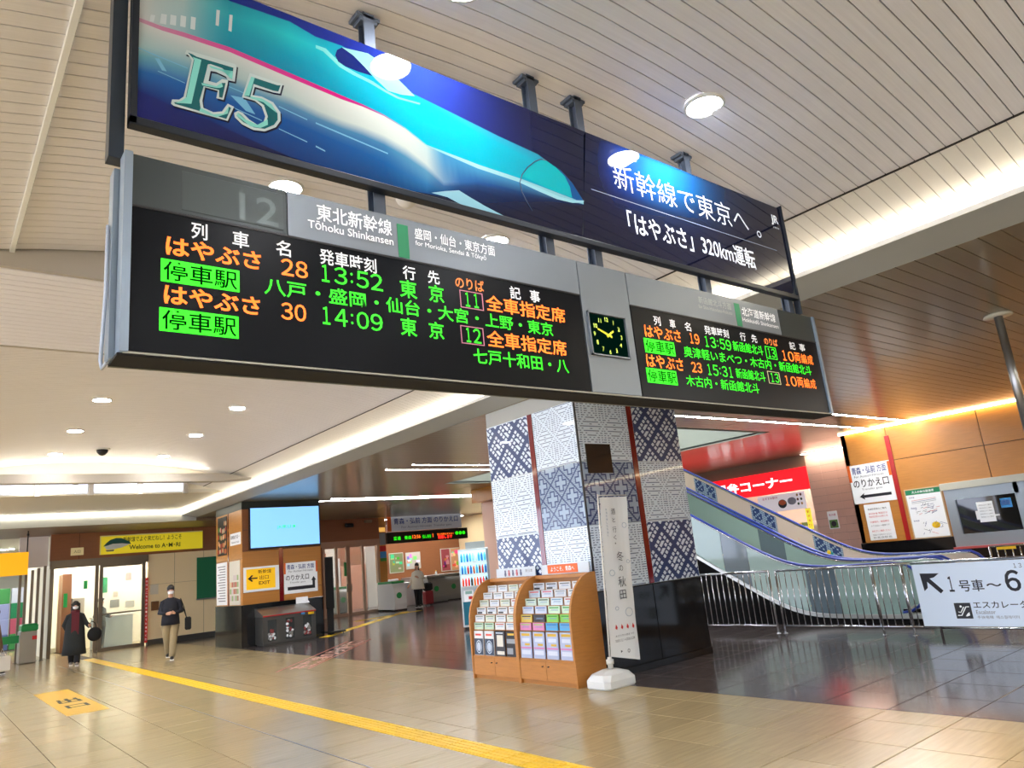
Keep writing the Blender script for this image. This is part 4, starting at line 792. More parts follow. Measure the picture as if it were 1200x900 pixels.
for bay, (ya, yb) in enumerate(((7.617, 8.768), (8.832, 9.928))):
    box('back_panel', rackw, rk, RB-.02, RB, ya, yb, .05, 1.45); box('plinth', rackw, rk, 6.93, 7.0, ya, yb, 0, .055)
    box('top_rail', rackw, rk, 7.34, 7.43, ya, yb, 1.40, 1.455, .004)
    box('cabinet_top', rackw, rk, 6.895, RB-.02, ya, yb, .315, .335)
    for k, (y0, y1) in enumerate(((ya+.004, (ya+yb)/2-.003), ((ya+yb)/2+.003, yb-.004))):
        d = box('door', rackw, rk, 6.893, 6.912, y0, y1, .06, .312, .003)
        b = MB(); yk = y1-.06 if k == 0 else y0+.06; b.tube([(6.893, yk, .25), (6.875, yk, .25), (6.87, yk, .25)], [.006, .006, .011], 10); b.build('knob', black, d)
    for i, (x, z0, z1) in enumerate(tiers):
        b = MB(); b.box(x+.005, x+(.036 if i else .10), ya, yb, z0-.008, z0); b.build('shelf', rackw, rk)
# leaflets
LF = {}
def leaflet(kind, h, wd, col_, band, label, grp, x, y, z):
    key = (kind, round(h, 3), round(wd, 3))
    if key not in LF:
        b = MB(); tl = .05
        def q(a0, a1, c0, c1, mi, o=.0):   # a across, c up the tilted face
            P = lambda a, c: (c*tl*1.0 - .0005 - o, a, c)
            b.quad(P(a1, c0), P(a0, c0), P(a0, c1), P(a1, c1), mi)
        w2 = wd/2
        b.loft([[(0, -w2, 0), (.014, -w2, 0), (.014, w2, 0), (0, w2, 0)], [(h*tl, -w2, h), (h*tl+.014, -w2, h), (h*tl+.014, w2, h), (h*tl, w2, h)]], smooth=False)
        rr = random.Random(kind)
        if h < .2:
            q(-w2*.8, w2*.8, h*.70, h*.86, 1); q(-w2*.7, w2*.5, h*.5, h*.56, 2, .0002); q(-w2*.7, w2*.6, h*.38, h*.42, 2, .0002)
            if kind % 3 == 0: q(-w2*.2, w2*.85, h*.08, h*.34, 1)
        elif kind == 90:
            q(-w2*.96, w2*.96, .004, h*.68, 1)
            for r0, mi in ((.085, 2), (.070, 1), (.058, 2)):
                n = 20; o = .0004+.0003*(mi == 1)+.0004*(r0 < .06)
                b.poly([((h*.34+r0*1.15*math.sin(2*PI*k/n))*tl-.0008-o, -r0*math.cos(2*PI*k/n)*.9, h*.34+r0*1.15*math.sin(2*PI*k/n)) for k in range(n)], mi)
            q(-w2*.6, w2*.7, h*.80, h*.88, 3)
        elif kind == 91:
            q(-w2*.65, w2*.65, h*.38, h*.84, 1); q(-w2*.85, w2*.7, h*.06, h*.2, 1); q(-w2*.7, w2*.8, h*.9, h*.95, 2, .0002)
        elif kind == 92:
            q(-w2*.9, w2*.9, h*.52, h*.70, 1); q(-w2*.3, w2*.9, h*.10, h*.34, 1); q(-w2*.6, w2*.7, h*.84, h*.92, 3)
        else:
            q(-w2*.75, w2*.75, h*.84, h*.94, 3); q(-w2*.7, w2*.7, h*.62, h*.76, 1); q(-w2*.96, w2*.96, h*.36, h*.42, 2); q(-w2*.8, w2*.8, h*.14, h*.30, 1, .0001); q(-w2*.7, w2*.2, h*.48, h*.56, 3)
        LF[key] = b.mesh('leaflet', [mat('paper %d %d %d' % col_, col_, .45), mat('paper %d %d %d' % band, band, .45),
                                     (mat('paper ink', (120, 150, 190), .5) if kind < 90 else mat('paper pale ink', (190, 204, 220), .5) if kind < 93 else mat('paper pink', (214, 130, 190), .5)), (mat('paper gold', (220, 180, 60), .5) if kind > 90 else mat('paper red', (220, 80, 70), .5))])
    o = link('leaflet', LF[key], None, (x, y, z)); tag(o, label, 'leaflet', grp)
ROWN = ['bottom', 'sixth', 'fifth', 'fourth', 'third', 'second', 'top']
W_ = (222, 226, 228)
SPEC = {  # row -> left bay kinds / right bay kinds (left to right as one faces the rack)
 0: ([(90, (226, 228, 230), (44, 62, 84)), (90, (226, 228, 230), (44, 62, 84)), (91, (50, 52, 60), (222, 220, 208)), (92, (34, 34, 38), (150, 158, 166))], [(93, (176, 190, 220), (214, 222, 238))]*4),
 1: ([(4, (196, 222, 196), (70, 110, 70)), (4, (196, 222, 196), (70, 110, 70)), (5, W_, (190, 90, 80)), (7, W_, (120, 150, 180))], [(8, (222, 140, 190), (150, 200, 90)), (8, (222, 140, 190), (150, 200, 90)), (10, (80, 170, 226), (60, 120, 190)), (10, (80, 170, 226), (60, 120, 190))]),
 2: ([(1, W_, (130, 140, 130)), (2, (216, 222, 206), (120, 140, 110)), (1, W_, (130, 140, 130)), (2, (90, 92, 96), (60, 60, 64))], [(11, (214, 190, 90), (40, 40, 60)), (12, (60, 62, 66), (30, 30, 34)), (13, (140, 214, 90), (60, 150, 60)), (13, (140, 214, 90), (60, 150, 60))]),
 3: ([(3, W_, (50, 54, 60)), (3, W_, (50, 54, 60)), (3, W_, (50, 54, 60)), (1, W_, (130, 140, 130))], [(14, (206, 216, 234), (90, 120, 190)), (14, (206, 216, 234), (90, 120, 190)), (16, (206, 232, 206), (50, 160, 70)), (16, (206, 232, 206), (50, 160, 70))]),
 4: ([(2, (216, 222, 206), (120, 140, 110)), (1, (226, 222, 196), (150, 150, 110)), (2, (216, 222, 206), (120, 140, 110)), (5, W_, (190, 90, 80))], [(4, (206, 226, 210), (60, 90, 70)), (4, (206, 226, 210), (60, 90, 70)), (17, (212, 226, 236), (120, 160, 190)), (5, W_, (190, 90, 80))]),
 5: ([(1, W_, (130, 140, 150)), (1, W_, (130, 140, 150)), (19, (226, 228, 226), (150, 160, 170)), (1, W_, (130, 140, 150))], [(20, (190, 206, 216), (210, 80, 80)), (22, (216, 222, 232), (200, 90, 110)), (23, (214, 218, 222), (150, 158, 166)), (1, W_, (130, 140, 150))]),
 6: ([(1, (206, 216, 222), (130, 150, 160)), (1, (206, 216, 222), (130, 150, 160)), (2, W_, (140, 150, 160)), (1, (206, 216, 222), (130, 150, 160))], [(3, (206, 210, 214), (60, 62, 66)), (3, (206, 210, 214), (60, 62, 66)), (25, (220, 222, 224), (110, 112, 116)), (26, W_, (160, 150, 140))])}
CN = {90: 'navy-white', 91: 'brown', 92: 'black', 93: 'lavender', 4: 'pale green', 8: 'pink-green', 10: 'sky blue', 11: 'yellow', 12: 'charcoal', 13: 'bright green', 16: 'green-topped', 14: 'pale blue'}
for r, (x, z0, z1) in enumerate(tiers):
    for bay, (ya, yb) in enumerate(((7.617, 8.768), (8.832, 9.928))):
        kinds = SPEC[r][1-bay]; wd0 = (yb-ya)/4
        for k, (kd, c1, c2) in enumerate(kinds):
            h = (.355 if r == 0 else .10); ww = wd0*.86
            yy = yb - wd0*(k+.5)
            leaflet(kd, h, ww, c1, c2, '%s leaflet in %s row of the %s rack bay, %s from left' % (CN.get(kd, 'white'), ROWN[r], ('right', 'left')[bay], ORD[k]), 'leaflets on the plywood rack', x+.008, yy, z0+.001)
# header cards standing on the rack
for y0, y1, lab in ((8.87, 9.86, 'white header card with a row of small figures on the left bay of the rack'), (7.68, 8.72, 'white header card with an orange greeting label on the right bay of the rack')):
    t = thing('header_card', lab, 'card', (7.44, (y0+y1)/2, 1.456), 0, 'header cards on the rack')
    box('card', mat('card white', (214, 226, 236), .4), t, 7.438, 7.452, y0, y1, 1.456, 1.60, .001)
    if y0 < 8:
        plate('label', orange_s, t, 7.91, 8.57, 1.468, 1.592, 7.4375, 'X', .003); text('ようこそ、青森へ', white_l, t, (7.4335, 8.24, 1.53), .52, .07, 'X', .01)
    else:
        for i in range(5):
            b = MB(); yc = 9.62-.1*i; b.ell((7.434, yc, 1.548), .004, .022, .022, 8, 6); b.ell((7.434, yc, 1.505), .004, .028, .034, 8, 6); b.build('figure', mat('figure %d' % (i % 2), ((110, 120, 150), (200, 110, 120))[i % 2], .5), t)
        text('東日本', gray_l, t, (7.4365, 9.02, 1.54), .18, .05, 'X')

# ---------------------------------------------------------------- banner flag
fl = thing('banner_flag', 'tall white vertical banner flag on a weighted base beside the rack', 'flag', (7.2, 7.27, 0))
b = MB()
def rr(hx, hy, z, c=.06): return [(7.2+sx*hx+dx, 7.27+sy*hy+dy, z) for sx, sy, dx, dy in ((1, -1, 0, c), (1, 1, 0, -c), (1, 1, -c, 0), (-1, 1, c, 0), (-1, 1, 0, -c), (-1, -1, 0, c), (-1, -1, c, 0), (1, -1, -c, 0))]
b.loft([rr(.27, .20, .0), rr(.29, .215, .02), rr(.29, .215, .10), rr(.24, .18, .17, .08), rr(.10, .09, .215, .05)], smooth=False); b.build('weighted_base', mat('white plastic tank', (222, 226, 226), .35), fl)
b = MB(); b.rings_z([(.035, .21), (.035, .27), (.05, .275), (.05, .33), (.03, .335), (.028, .36)], 7.22, 7.27, 16); b.build('socket', white_p, fl)
b = MB(); b.tube([(7.22, 7.27, .3), (7.30, 7.27, 1.4), (7.375, 7.27, 2.50)], .012, 10); pole_ = b.build('pole', white_p, fl)
b = MB(); b.tube([(7.37, 7.27, 2.485), (7.95, 7.27, 2.475)], .007, 8); b.build('crossbar', white_p, fl)
def fx(z): return 7.225 + (z-.36)*.0735
b = MB(); nz_ = 24; nx_ = 6
def fp(i, j):
    z = .36 + (2.455-.36)*j/nz_; u = i/nx_; zz = z - .12*u*(1-j/nz_)
    return (fx(z)+.022+.545*u + .004*math.sin(j*.9), 7.27+.018*math.sin(u*5+z*2.2)*u, zz)
for j in range(nz_):
    for i in range(nx_):
        b.quad(fp(i, j), fp(i+1, j), fp(i+1, j+1), fp(i, j+1)); b.sm[-1] = True
cl = b.build('fabric', mat('white banner cloth', (240, 244, 246), .7, emit=0), fl)
tk = MB()
for k in range(7):
    z = .5+k*.31; 
    tk = MB(); tk.tube([(fx(z)-.014, 7.27, z), (fx(z)-.002, 7.255, z), (fx(z)+.026, 7.262, z)], .006, 6); tk.build('tie_loop', black if k > 5 else white_p, fl)
inkf = mat('flag ink', (70, 76, 88), .6); inkl = mat('flag pale ink', (150, 170, 190), .6)
def ft(s, u, z, w, h, m=inkf, bo=.0):
    text(s, m, cl, (fx(z)+.022+.545*u, 7.243, z), w, h, 'Y', bo)
for s, z, h in (('酒', 2.25, .085), ('と', 2.13, .06), ('行', 2.00, .08), ('く', 1.89, .06), ('ー', 1.81, .02)): ft(s, .42, z, h*.95, h)
for s, z, h in (('冬', 1.63, .13), ('の', 1.47, .075), ('秋', 1.29, .14), ('田', 1.12, .12)): ft(s, .55, z, h*1.05, h)
for k in range(9): ft('新酒を楽しむ冬旅へ'[k], .17, 2.28-k*.045, .032, .032, inkl)
for (u, z, r) in ((.80, 2.05, .045), (.83, 1.55, .03), (.22, 1.42, .05), (.72, .88, .07), (.3, .95, .03)):
    bb = MB(); cx = fx(z)+.022+.545*u
    bb.tube([(cx+r*math.cos(2*PI*k/12), 7.245, z+r*.8*math.sin(2*PI*k/12)) for k in range(13)], .003, 5); bb.build('line_drawing', inkl, cl)
for k in range(4):
    z = .70-.006*k; x = fx(z)+.12+.11*k; flat('red_mark', red_l, cl, [(x, z), (x+.02, z+.05), (x+.045, z+.01), (x+.03, z-.02)], 7.243, 'Y', .001)
ft('あきた冬の酒まつり', .5, .60, .36, .026); ft('2025.12.1→2026.2.28', .5, .54, .38, .030)
ft('▶', .35, .40, .035, .035); ft('◎', .6, .39, .05, .05)

# ---------------------------------------------------------------- fence with the car-number sign
fn = thing('guard_fence', 'steel guard fence of thin upright bars in front of the escalators', 'fence', (12, 6.5, 0))
FX = 12.0
def fsec(y0, y1):
    for z, r in ((1.07, .021), (.13, .014)):
        b = MB(); b.tube([(FX, y0, z), (FX, y1, z)], r, 10); b.build('rail', chrome, fn)
    n = int((y1-y0)/.118)
    bb = MB(); bb.tube([(0, 0, .13), (0, 0, 1.06)], .009, 8); me = bb.mesh('baluster', chrome)
    for k in range(n): link('baluster', me, fn, (FX-12, y0+(y1-y0)*(k+.5)/n-6.5, 0))
fsec(7.80, 9.84); fsec(5.30, 7.66)
for y in (7.80, 7.66, 5.92, 5.45, 9.82):
    b = MB(); b.tube([(FX, y, 0), (FX, y, 1.08)], .019, 10); b.rings_z([(.045, 0), (.045, .008), (.02, .012)], FX, y, 14); b.build('fence_post', chrome, fn)
sg = thing('car_number_sign', 'white direction sign with an arrow and car numbers hung on the guard fence', 'sign', (FX-.03, 4, .13))
for z, r in ((1.07, .021), (.115, .014)):
    b = MB(); b.tube([(FX, 5.29, z), (FX, 1.6, z)], r, 10); b.build('rail', chrome, fn)
for y in (5.06, 3.4, 1.7):
    b = MB(); b.tube([(FX, y, 0), (FX, y, 1.08)], .019, 10); b.build('fence_post', chrome, fn)
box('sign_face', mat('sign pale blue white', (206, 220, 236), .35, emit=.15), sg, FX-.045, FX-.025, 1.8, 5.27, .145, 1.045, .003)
SX = FX-.046
def st(s, y0, y1, z, h, m=black_l, bo=.0, nm='lettering'): return text(s, m, sg, (SX-.001, (y0+y1)/2, z), abs(y1-y0), h, 'X', bo, 0, nm)
flat('arrow', black_l, sg, [(5.175, .915), (4.90, .905), (4.98, .85), (5.045, .835), (4.885, .655), (4.93, .615), (5.09, .79), (5.10, .70), (5.155, .655)], SX, 'X', .002)
st('１', 4.80, 4.73, .745, .22, black_l, .01); st('号車', 4.66, 4.33, .715, .165, black_l, .01); st('〜', 4.30, 4.10, .715, .045, black_l, .02); st('６', 4.05, 3.86, .765, .29, black_l, .02)
st('１３', 3.90, 3.80, .965, .06); box('pictogram', black, sg, SX-.003, SX, 4.565, 4.785, .255, .475, .001)
b = MB(); b.tube([(SX-.004, 4.76, .30), (SX-.004, 4.71, .30), (SX-.004, 4.63, .42), (SX-.004, 4.59, .42)], .008, 6); b.build('pictogram_line', white_l, sg)
b = MB(); b.tube([(SX-.004, 4.745, .35), (SX-.004, 4.715, .34), (SX-.004, 4.66, .42)], .006, 6); b.build('pictogram_line', white_l, sg)
b = MB(); b.ell((SX-.004, 4.70, .425), .002, .016, .016, 8, 6); b.build('pictogram_head', white_l, sg); flat('pictogram_arrow', white_l, sg, [(4.60, .30), (4.60, .345), (4.63, .325), (4.65, .30), (4.66, .29), (4.64, .285)], SX-.003, 'X', .002)
st('エスカレーター', 4.53, 3.72, .445, .095, black_l, .01); st('Escalator', 4.51, 4.26, .345, .055, gray_l); st('手扶电梯  에스컬레이터', 4.51, 3.98, .275, .045, gray_l)

# ---------------------------------------------------------------- escalators
def sp(t): return math.log1p(math.exp(t)) if t < 30 else t
def hz(y): return 1.02 + .577*.28*sp((y-8.12)/.28)
YS = [6.2+.25*k for k in range(42)]
def balustrade(par, x, cols, outer):
    # glass panels
    ed = [6.15, 7.25, 7.85, 9.05, 9.65, 10.9, 12.1, 13.3, 14.5, 15.7]
    for k in range(len(ed)-1):
        b = MB(); ys = [ed[k]+.006 + (ed[k+1]-ed[k]-.012)*i/5 for i in range(6)]
        for i in range(5):
            y0, y1 = ys[i], ys[i+1]
            for s in (0, 1):
                xx = x-.006+.012*s; q = [(xx, y0, hz(y0)-.86), (xx, y1, hz(y1)-.86), (xx, y1, hz(y1)-.03), (xx, y0, hz(y0)-.03)]
                b.quad(*(q if s else q[::-1]))
        b.build('glass_panel', cols[k % len(cols)], par)
    b = MB(); ring = [(x, 6.15+.0, hz(6.2)-.03)]
    n = 9; pts = [(x, 6.15-.36*math.sin(PI*i/n), hz(6)-.40+.37*math.cos(PI*i/n)) for i in range(n+1)]
    b.poly([(p[0]-.006, p[1], p[2]) for p in pts]); b.poly([(p[0]+.006, p[1], p[2]) for p in pts[::-1]]); b.build('newel_glass', cols[0], par)
    path = [(x, 6.15-.42*math.sin(PI*i/n), hz(6)-.41+.42*math.cos(PI*i/n)) for i in range(n, 0, -1)] + [(x, y, hz(y)) for y in YS if y < 15.8]
    b = MB(); b.tube(path, .036, 10, ry=.62); b.build('handrail', bluerub, par)
    b = MB(); b.tube([(p[0], p[1], p[2]-.035) for p in path[n-1:]], .02, 8); b.build('handrail_base', chrome, par)
    b = MB(); rings = [[(x-.05, y, hz(y)-.93), (x+.05, y, hz(y)-.93), (x+.05, y, hz(y)-.86), (x-.05, y, hz(y)-.86)] for y in [5.75]+YS if y < 15.8]
    b.loft(rings, smooth=False); b.build('skirt_deck', mat('pale skirt metal', (204, 206, 204), .3, .6), par)
def escalator(x0, x1, label, left_cols, right_cols):
    t = thing('escalator', label, 'escalator', ((x0+x1)/2, 9, 0), 0, 'escalators beyond the guard fence')
    balustrade(t, x0, left_cols, True); balustrade(t, x1, right_cols, False)
    for s, x in ((0, x0), (1, x1)):
        b = MB(); ys = [5.7]+YS
        ys = [y for y in ys if y < 15.8]
        for i in range(len(ys)-1):
            y0, y1 = ys[i], ys[i+1]; lo0 = max(0, hz(y0)-2.6); lo1 = max(0, hz(y1)-2.6)
            for k in (0, 1):
                xx = x-.04+.08*k; q = [(xx, y0, lo0), (xx, y1, lo1), (xx, y1, hz(y1)-.93), (xx, y0, hz(y0)-.93)]
                b.quad(*(q if k else q[::-1]))
        b.build('side_cladding', mat('matte black cladding', (16, 16, 17), .7, spec=.1), t)
    b = MB(); b.box(x0+.06, x1-.06, 5.2, 7.4, .0, .03, 0, .005); b.build('landing_plate', steel, t)
    st_ = MB(); st_.box(x0+.07, x1-.07, 0, .40, -.22, 0); st_.box(x0+.07, x1-.07, -.005, .03, -.02, .003, 1); me = st_.mesh('step', [steel_d, yel_tile])
    for k in range(20):
        y = 7.45+.4*k; z = max(.03, hz(y+.2)-1.0)
        link('step', me, t, (-(x0+x1)/2, y-9, z))
    return t
escalator(13.3, 14.72, 'nearer escalator with mint glass sides and blue handrails behind the fence', [mint, graygl, mint, graygl, mint, mint, mint, mint, mint], [mint, mint, mint, graygl, mint, mint])
e2 = escalator(14.95, 16.35, 'farther escalator with beige glass side and blue patterned stickers', [mint], [beigeg])
stk = 0
for y0, y1 in ((8.62, 9.28), (10.15, 10.8), (11.75, 12.4)):
    b = MB(); n = 6
    for i in range(n):
        a, c = y0+(y1-y0)*i/n, y0+(y1-y0)*(i+1)/n; b.quad((16.34, c, hz(c)-.78), (16.34, a, hz(a)-.78), (16.34, a, hz(a)-.10), (16.34, c, hz(c)-.10))
    s_ = b.build('pattern_sticker', kblue, e2); b = MB(); m_ = 14
    for i in range(m_):
        for j in range(m_):
            if (i % 7 in (0, 6)) or (j % 7 in (0,)) or ((i+j) % 4 == 0) or ((i-j) % 5 == 0):
                a, c = y0+(y1-y0)*i/m_+.004, y0+(y1-y0)*(i+1)/m_-.004; z_ = .68*j/m_
                b.quad((16.337, c, hz(c)-.78+z_), (16.337, a, hz(a)-.78+z_), (16.337, a, hz(a)-.78+z_+.036), (16.337, c, hz(c)-.78+z_+.036))
    b.build('sticker_print', kmid, s_)
b = MB(); yc = 8.93; b.ell((16.33, yc, hz(yc)-.40), .004, .09, .12, 10, 8); b.build('sticker_mark', mat('teal mark', (20, 140, 150), .4), e2)
b = MB(); b.ell((16.325, yc+.02, hz(yc)-.33), .004, .05, .05, 10, 8); b.build('sticker_mark', yel_tile, e2)
# floor gates beyond the fence on the right: low steel posts
lw = thing('low_barrier', 'low steel barrier with upright bars at the far right below the office window', 'barrier', (17.6, 5.2, 0))
b = MB(); b.tube([(17.6, 6.1, 1.0), (17.6, 2.5, 1.0)], .02, 8); b.build('rail', chrome, lw)
for k in range(26):
    b = MB(); b.tube([(17.6, 6.1-.14*k, 0), (17.6, 6.1-.14*k, 1.0)], .014 if k % 6 else .024, 8); b.build('baluster', chrome, lw)
box('yellow_tape', yel_tile, lw, 17.56, 17.575, 5.6, 5.95, .93, .985)

# ---------------------------------------------------------------- right wall: signs
WX = 19.998
def wt(par, s, y0, y1, z, h, m=black_l, bo=.0, x=None): return text(s, m, par, (x or WX-.026, (y0+y1)/2, z), abs(y1-y0), h, 'X', bo)
t = thing('transfer_sign', 'white transfer gate sign with black arrow high on the orange wall', 'sign', (WX, 9.37, 2.25))
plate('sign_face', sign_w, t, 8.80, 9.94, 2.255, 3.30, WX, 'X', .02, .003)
plate('orange_band', orange_s, t, 9.88, 9.96, 2.85, 3.31, WX-.004, 'X', .02, .002); plate('orange_band', orange_s, t, 8.79, 8.86, 2.90, 3.28, WX-.004, 'X', .02, .002)
wt(t, '青森・弘前 方面', 9.84, 8.90, 3.14, .20, navy_l, .012); wt(t, 'For Aomori·Hirosaki', 9.80, 8.98, 2.98, .06, gray_l)
wt(t, 'のりかえ口', 9.86, 8.90, 2.79, .21, black_l, .012); wt(t, 'Transfer gate', 9.66, 9.10, 2.62, .065, gray_l)
flat('arrow', black_l, t, [(9.76, 2.44), (9.62, 2.53), (9.64, 2.475), (8.90, 2.475), (8.90, 2.40), (9.64, 2.40), (9.62, 2.35)], WX-.0215, 'X', .002)
t = thing('notice_board', 'white notice with red lines of text under the transfer sign', 'notice', (WX, 9.37, 1.25))
plate('sign_face', sign_w, t, 9.02, 9.71, 1.26, 2.215, WX, 'X', .02, .01)
for s, z, m in (('青森駅発車のご案内', 2.08, black_l), ('奥羽本線 青森行き', 1.96, red_l), ('時刻変更のお知らせ', 1.88, red_l), ('列車案内・乗換時刻', 1.74, red_l), ('のりばは3・4番線です', 1.64, gray_l), ('改札口でご確認ください', 1.50, red_l), ('係員までお声がけください', 1.40, gray_l), ('新青森駅長', 1.33, gray_l)): wt(t, s, 9.62, 9.12, z, .05, m)
t = thing('route_map', 'white poster with green header and network map on the orange wall', 'poster', (WX, 8.13, 1.2))
plate('poster_frame', mat('poster frame', (206, 178, 140), .4), t, 7.68, 8.585, 1.205, 2.475, WX, 'X', .02, .003)
plate('poster_sheet', sign_w, t, 7.71, 8.555, 1.235, 2.445, WX-.015, 'X', .008); plate('header', green_s, t, 7.71, 8.555, 2.32, 2.445, WX-.022, 'X', .004)
wt(t, '大人の休日路線図', 8.40, 7.86, 2.382, .065, white_l, .01, WX-.028)
for s, y0, y1, z in (('在来線', 8.50, 8.36, 2.25), ('路線図', 8.50, 8.36, 1.98), ('新幹線', 8.50, 8.36, 1.66)): wt(t, s, y0, y1, z, .04, navy_l)
rnd = random.Random(3); YX = WX-.026
for k in range(26):
    y, z = rnd.uniform(7.85, 8.4), rnd.uniform(1.8, 2.05); b = MB(); a = rnd.choice((.5, -.6, 1.2, .2)); L = rnd.uniform(.05, .16)
    b.tube([(YX, y, z), (YX, y-L*math.cos(a), z+L*.6*math.sin(a))], .004, 4); b.build('map_line', rnd.choice((black_l, gray_l, red_l, navy_l)), t)
for k in range(16):
    y, z = rnd.uniform(7.85, 8.35), rnd.uniform(1.3, 1.62); b = MB(); a = rnd.choice((.9, -.6, 1.2, .2)); L = rnd.uniform(.05, .2)
    b.tube([(YX, y, z), (YX, y-L*math.cos(a), z+L*.6*math.sin(a))], .004, 4); b.build('map_line', rnd.choice((black_l, gray_l, red_l, navy_l)), t)
b = MB(); b.ell((YX, 7.98, 1.52), .002, .10, .08, 12, 8); b.build('map_area', yel_tile, t)
for k in range(3):
    b = MB(); b.tube([(YX, 8.45, 2.17-.035*k), (YX, 7.85, 2.2-.035*k)], .004, 4); b.build('map_line', (red_l, navy_l, gray_l)[k], t)
# office window
t = thing('ticket_window', 'steel framed office window with taped notices on the orange wall', 'window', (19.9, 6.6, 1.0))
b = MB(); fr = mat('window frame metal', (158, 168, 176), .35, .6)
box('lintel', mat('pale lintel', (206, 206, 190), .4), t, 19.86, WX, 4.3, 7.66, 2.33, 2.50, .004)
for q in ((7.40, 7.62, .95, 2.33), (6.0, 7.40, 2.08, 2.33), (6.0, 7.40, .95, 1.24), (5.86, 6.10, .95, 2.33)): b.box(19.92, WX, q[0], q[1], q[2], q[3])
b.build('frame', fr, t); box('counter', mat('counter red edge', (190, 80, 80), .4), t, 19.7, WX, 4.4, 7.6, .90, .95, .004)
box('pane', mat('dark window pane', (26, 24, 22), .06, coat=.6), t, 19.97, WX-.002, 6.10, 7.40, 1.24, 2.08)
for y0, y1, z0, z1, m in ((6.62, 6.97, 1.48, 1.96, sign_w), (6.85, 7.03, 1.55, 1.76, sign_w), (6.22, 6.45, 1.77, 1.99, mat('blue notice', (60, 150, 220), .4)), (6.53, 6.62, 1.60, 1.64, sign_w), (6.25, 6.43, 1.83, 1.95, sign_w)): plate('taped_notice', m, t, y0, y1, z0, z1, 19.969, 'X', .003)
for k in range(5): wt(t, '券売窓口のご案内', 6.93, 6.66, 1.88-.07*k, .035, gray_l, 0, 19.9645)
b = MB()
# pink wall poster, kiosk
t = thing('wall_poster', 'small poster with green picture on the pink tiled wall', 'poster', (23.3, 12.4, 1.6)); KX = 23.311
plate('poster_sheet', sign_w, t, 12.24, 12.58, 1.65, 2.22, KX, 'X', .01, .002); plate('picture', mat('poster green', (96, 150, 60), .4), t, 12.27, 12.55, 1.68, 1.94, KX-.011, 'X', .002)
b = MB(); b.ell((KX-.014, 12.41, 1.81), .002, .09, .09, 12, 8); b.build('round_mark', black, t); wt(t, '冬の旅', 12.53, 12.29, 2.1, .08, mat('poster pink', (200, 90, 130), .4), .01, KX-.012)
t = thing('red_shop_sign', 'red lit shop sign with white lettering behind the escalators', 'sign', (23.3, 15.5, 3.0))
plate('sign_box', red_s, t, 13.04, 18.6, 3.04, 3.80, 23.39, 'X', .08, .004)
text('駅弁コーナー', mat('lit white lettering', (255, 250, 250), .5, emit=1.2), t, (23.305, 15.22, 3.42), 3.25, .40, 'X', .03)
t = thing('menu_board', 'pale menu board with a lunch box picture under the red shop sign', 'sign', (23.38, 14.2, 2.4))
plate('board', mat('menu pale', (224, 218, 224), .4, emit=.3), t, 13.28, 15.1, 2.42, 3.0, 23.39, 'X', .03)
b = MB(); b.ell((23.358, 14.15, 2.66), .004, .17, .15, 14, 8); b.build('bowl_picture', black, t); b = MB(); b.ell((23.354, 14.15, 2.70), .004, .13, .09, 12, 8); b.build('food_picture', mat('salmon', (220, 110, 60), .5), t)
for k in range(6): b = MB(); b.ell((23.357, 13.42+.13*(k % 2), 2.9-.15*(k//2)), .004, .04, .045, 8, 6); b.build('food_picture', mat('food %d' % (k % 3), ((120, 60, 40), (190, 150, 90), (70, 90, 60))[k % 3], .5), t)
b = MB(); b.ell((23.357, 13.78, 2.72), .003, .17, .13, 14, 8); b.build('map_picture', mat('map grey', (170, 180, 200), .5), t)
wt(t, 'おすすめ駅弁', 14.9, 14.3, 2.9, .09, mat('poster pink', (200, 90, 130), .4), .01, 23.358)
t = thing('price_strip', 'narrow yellow price strip beside the kiosk opening', 'sign', (23.38, 13.25, 1.75)); plate('strip', mat('lit yellow', (250, 230, 60), .4, emit=.5), t, 13.18, 13.36, 1.72, 2.40, 23.39, 'X', .02)
for k in range(4): wt(t, '駅弁有り'[k], 13.32, 13.22, 2.3-.15*k, .09, red_l, .01, 23.369)
t = thing('kiosk_counter', 'glass fronted kiosk counter with lunch boxes under the red sign', 'counter', (23.7, 16, 0))
box('counter_body', mat('kiosk counter', (196, 180, 150), .4), t, 23.45, 24.2, 13.4, 20, 0, 1.05, .01)
for r in range(2):
    box('shelf', white_p, t, 24.6, 25.3, 13.3, 20, 1.3+.5*r, 1.34+.5*r)
    rnd = random.Random(r)
for k in range(16):
    c_ = rnd.choice(((230, 200, 80), (120, 150, 70), (220, 120, 70), (240, 235, 220), (150, 60, 50), (90, 130, 160)))
    y = 13.4+.2*(k % 8)*1.6; z = 1.341+.5*(k//8)
    o = box('lunch_box', mat('box %d %d %d' % c_, c_, .4), None, 24.62, 24.95, y, y+.26, z, z+.13, .006); tag(o, 'boxed lunch on the %s kiosk shelf, %s from the right' % (('lower', 'upper')[k//8], ORD[k % 8]), 'lunch box', 'lunch boxes in the kiosk')
# pendant pole at the right edge
t = thing('pendant_pole', 'steel pole with a round cream flange hanging from the aisle ceiling', 'pole', (10.9, 3.0, 2.3))
b = MB(); b.rings_z([(.02, AZ-.002), (.16, AZ-.003), (.17, AZ-.03), (.04, AZ-.035)], 10.75, 2.97, 24); b.build('flange', mat('cream flange', (214, 208, 184), .4), t)
b = MB(); b.tube([(10.75, 2.97, AZ-.03), (10.75, 2.97, 2.6)], .05, 16); b.build('pole_tube', steel, t)
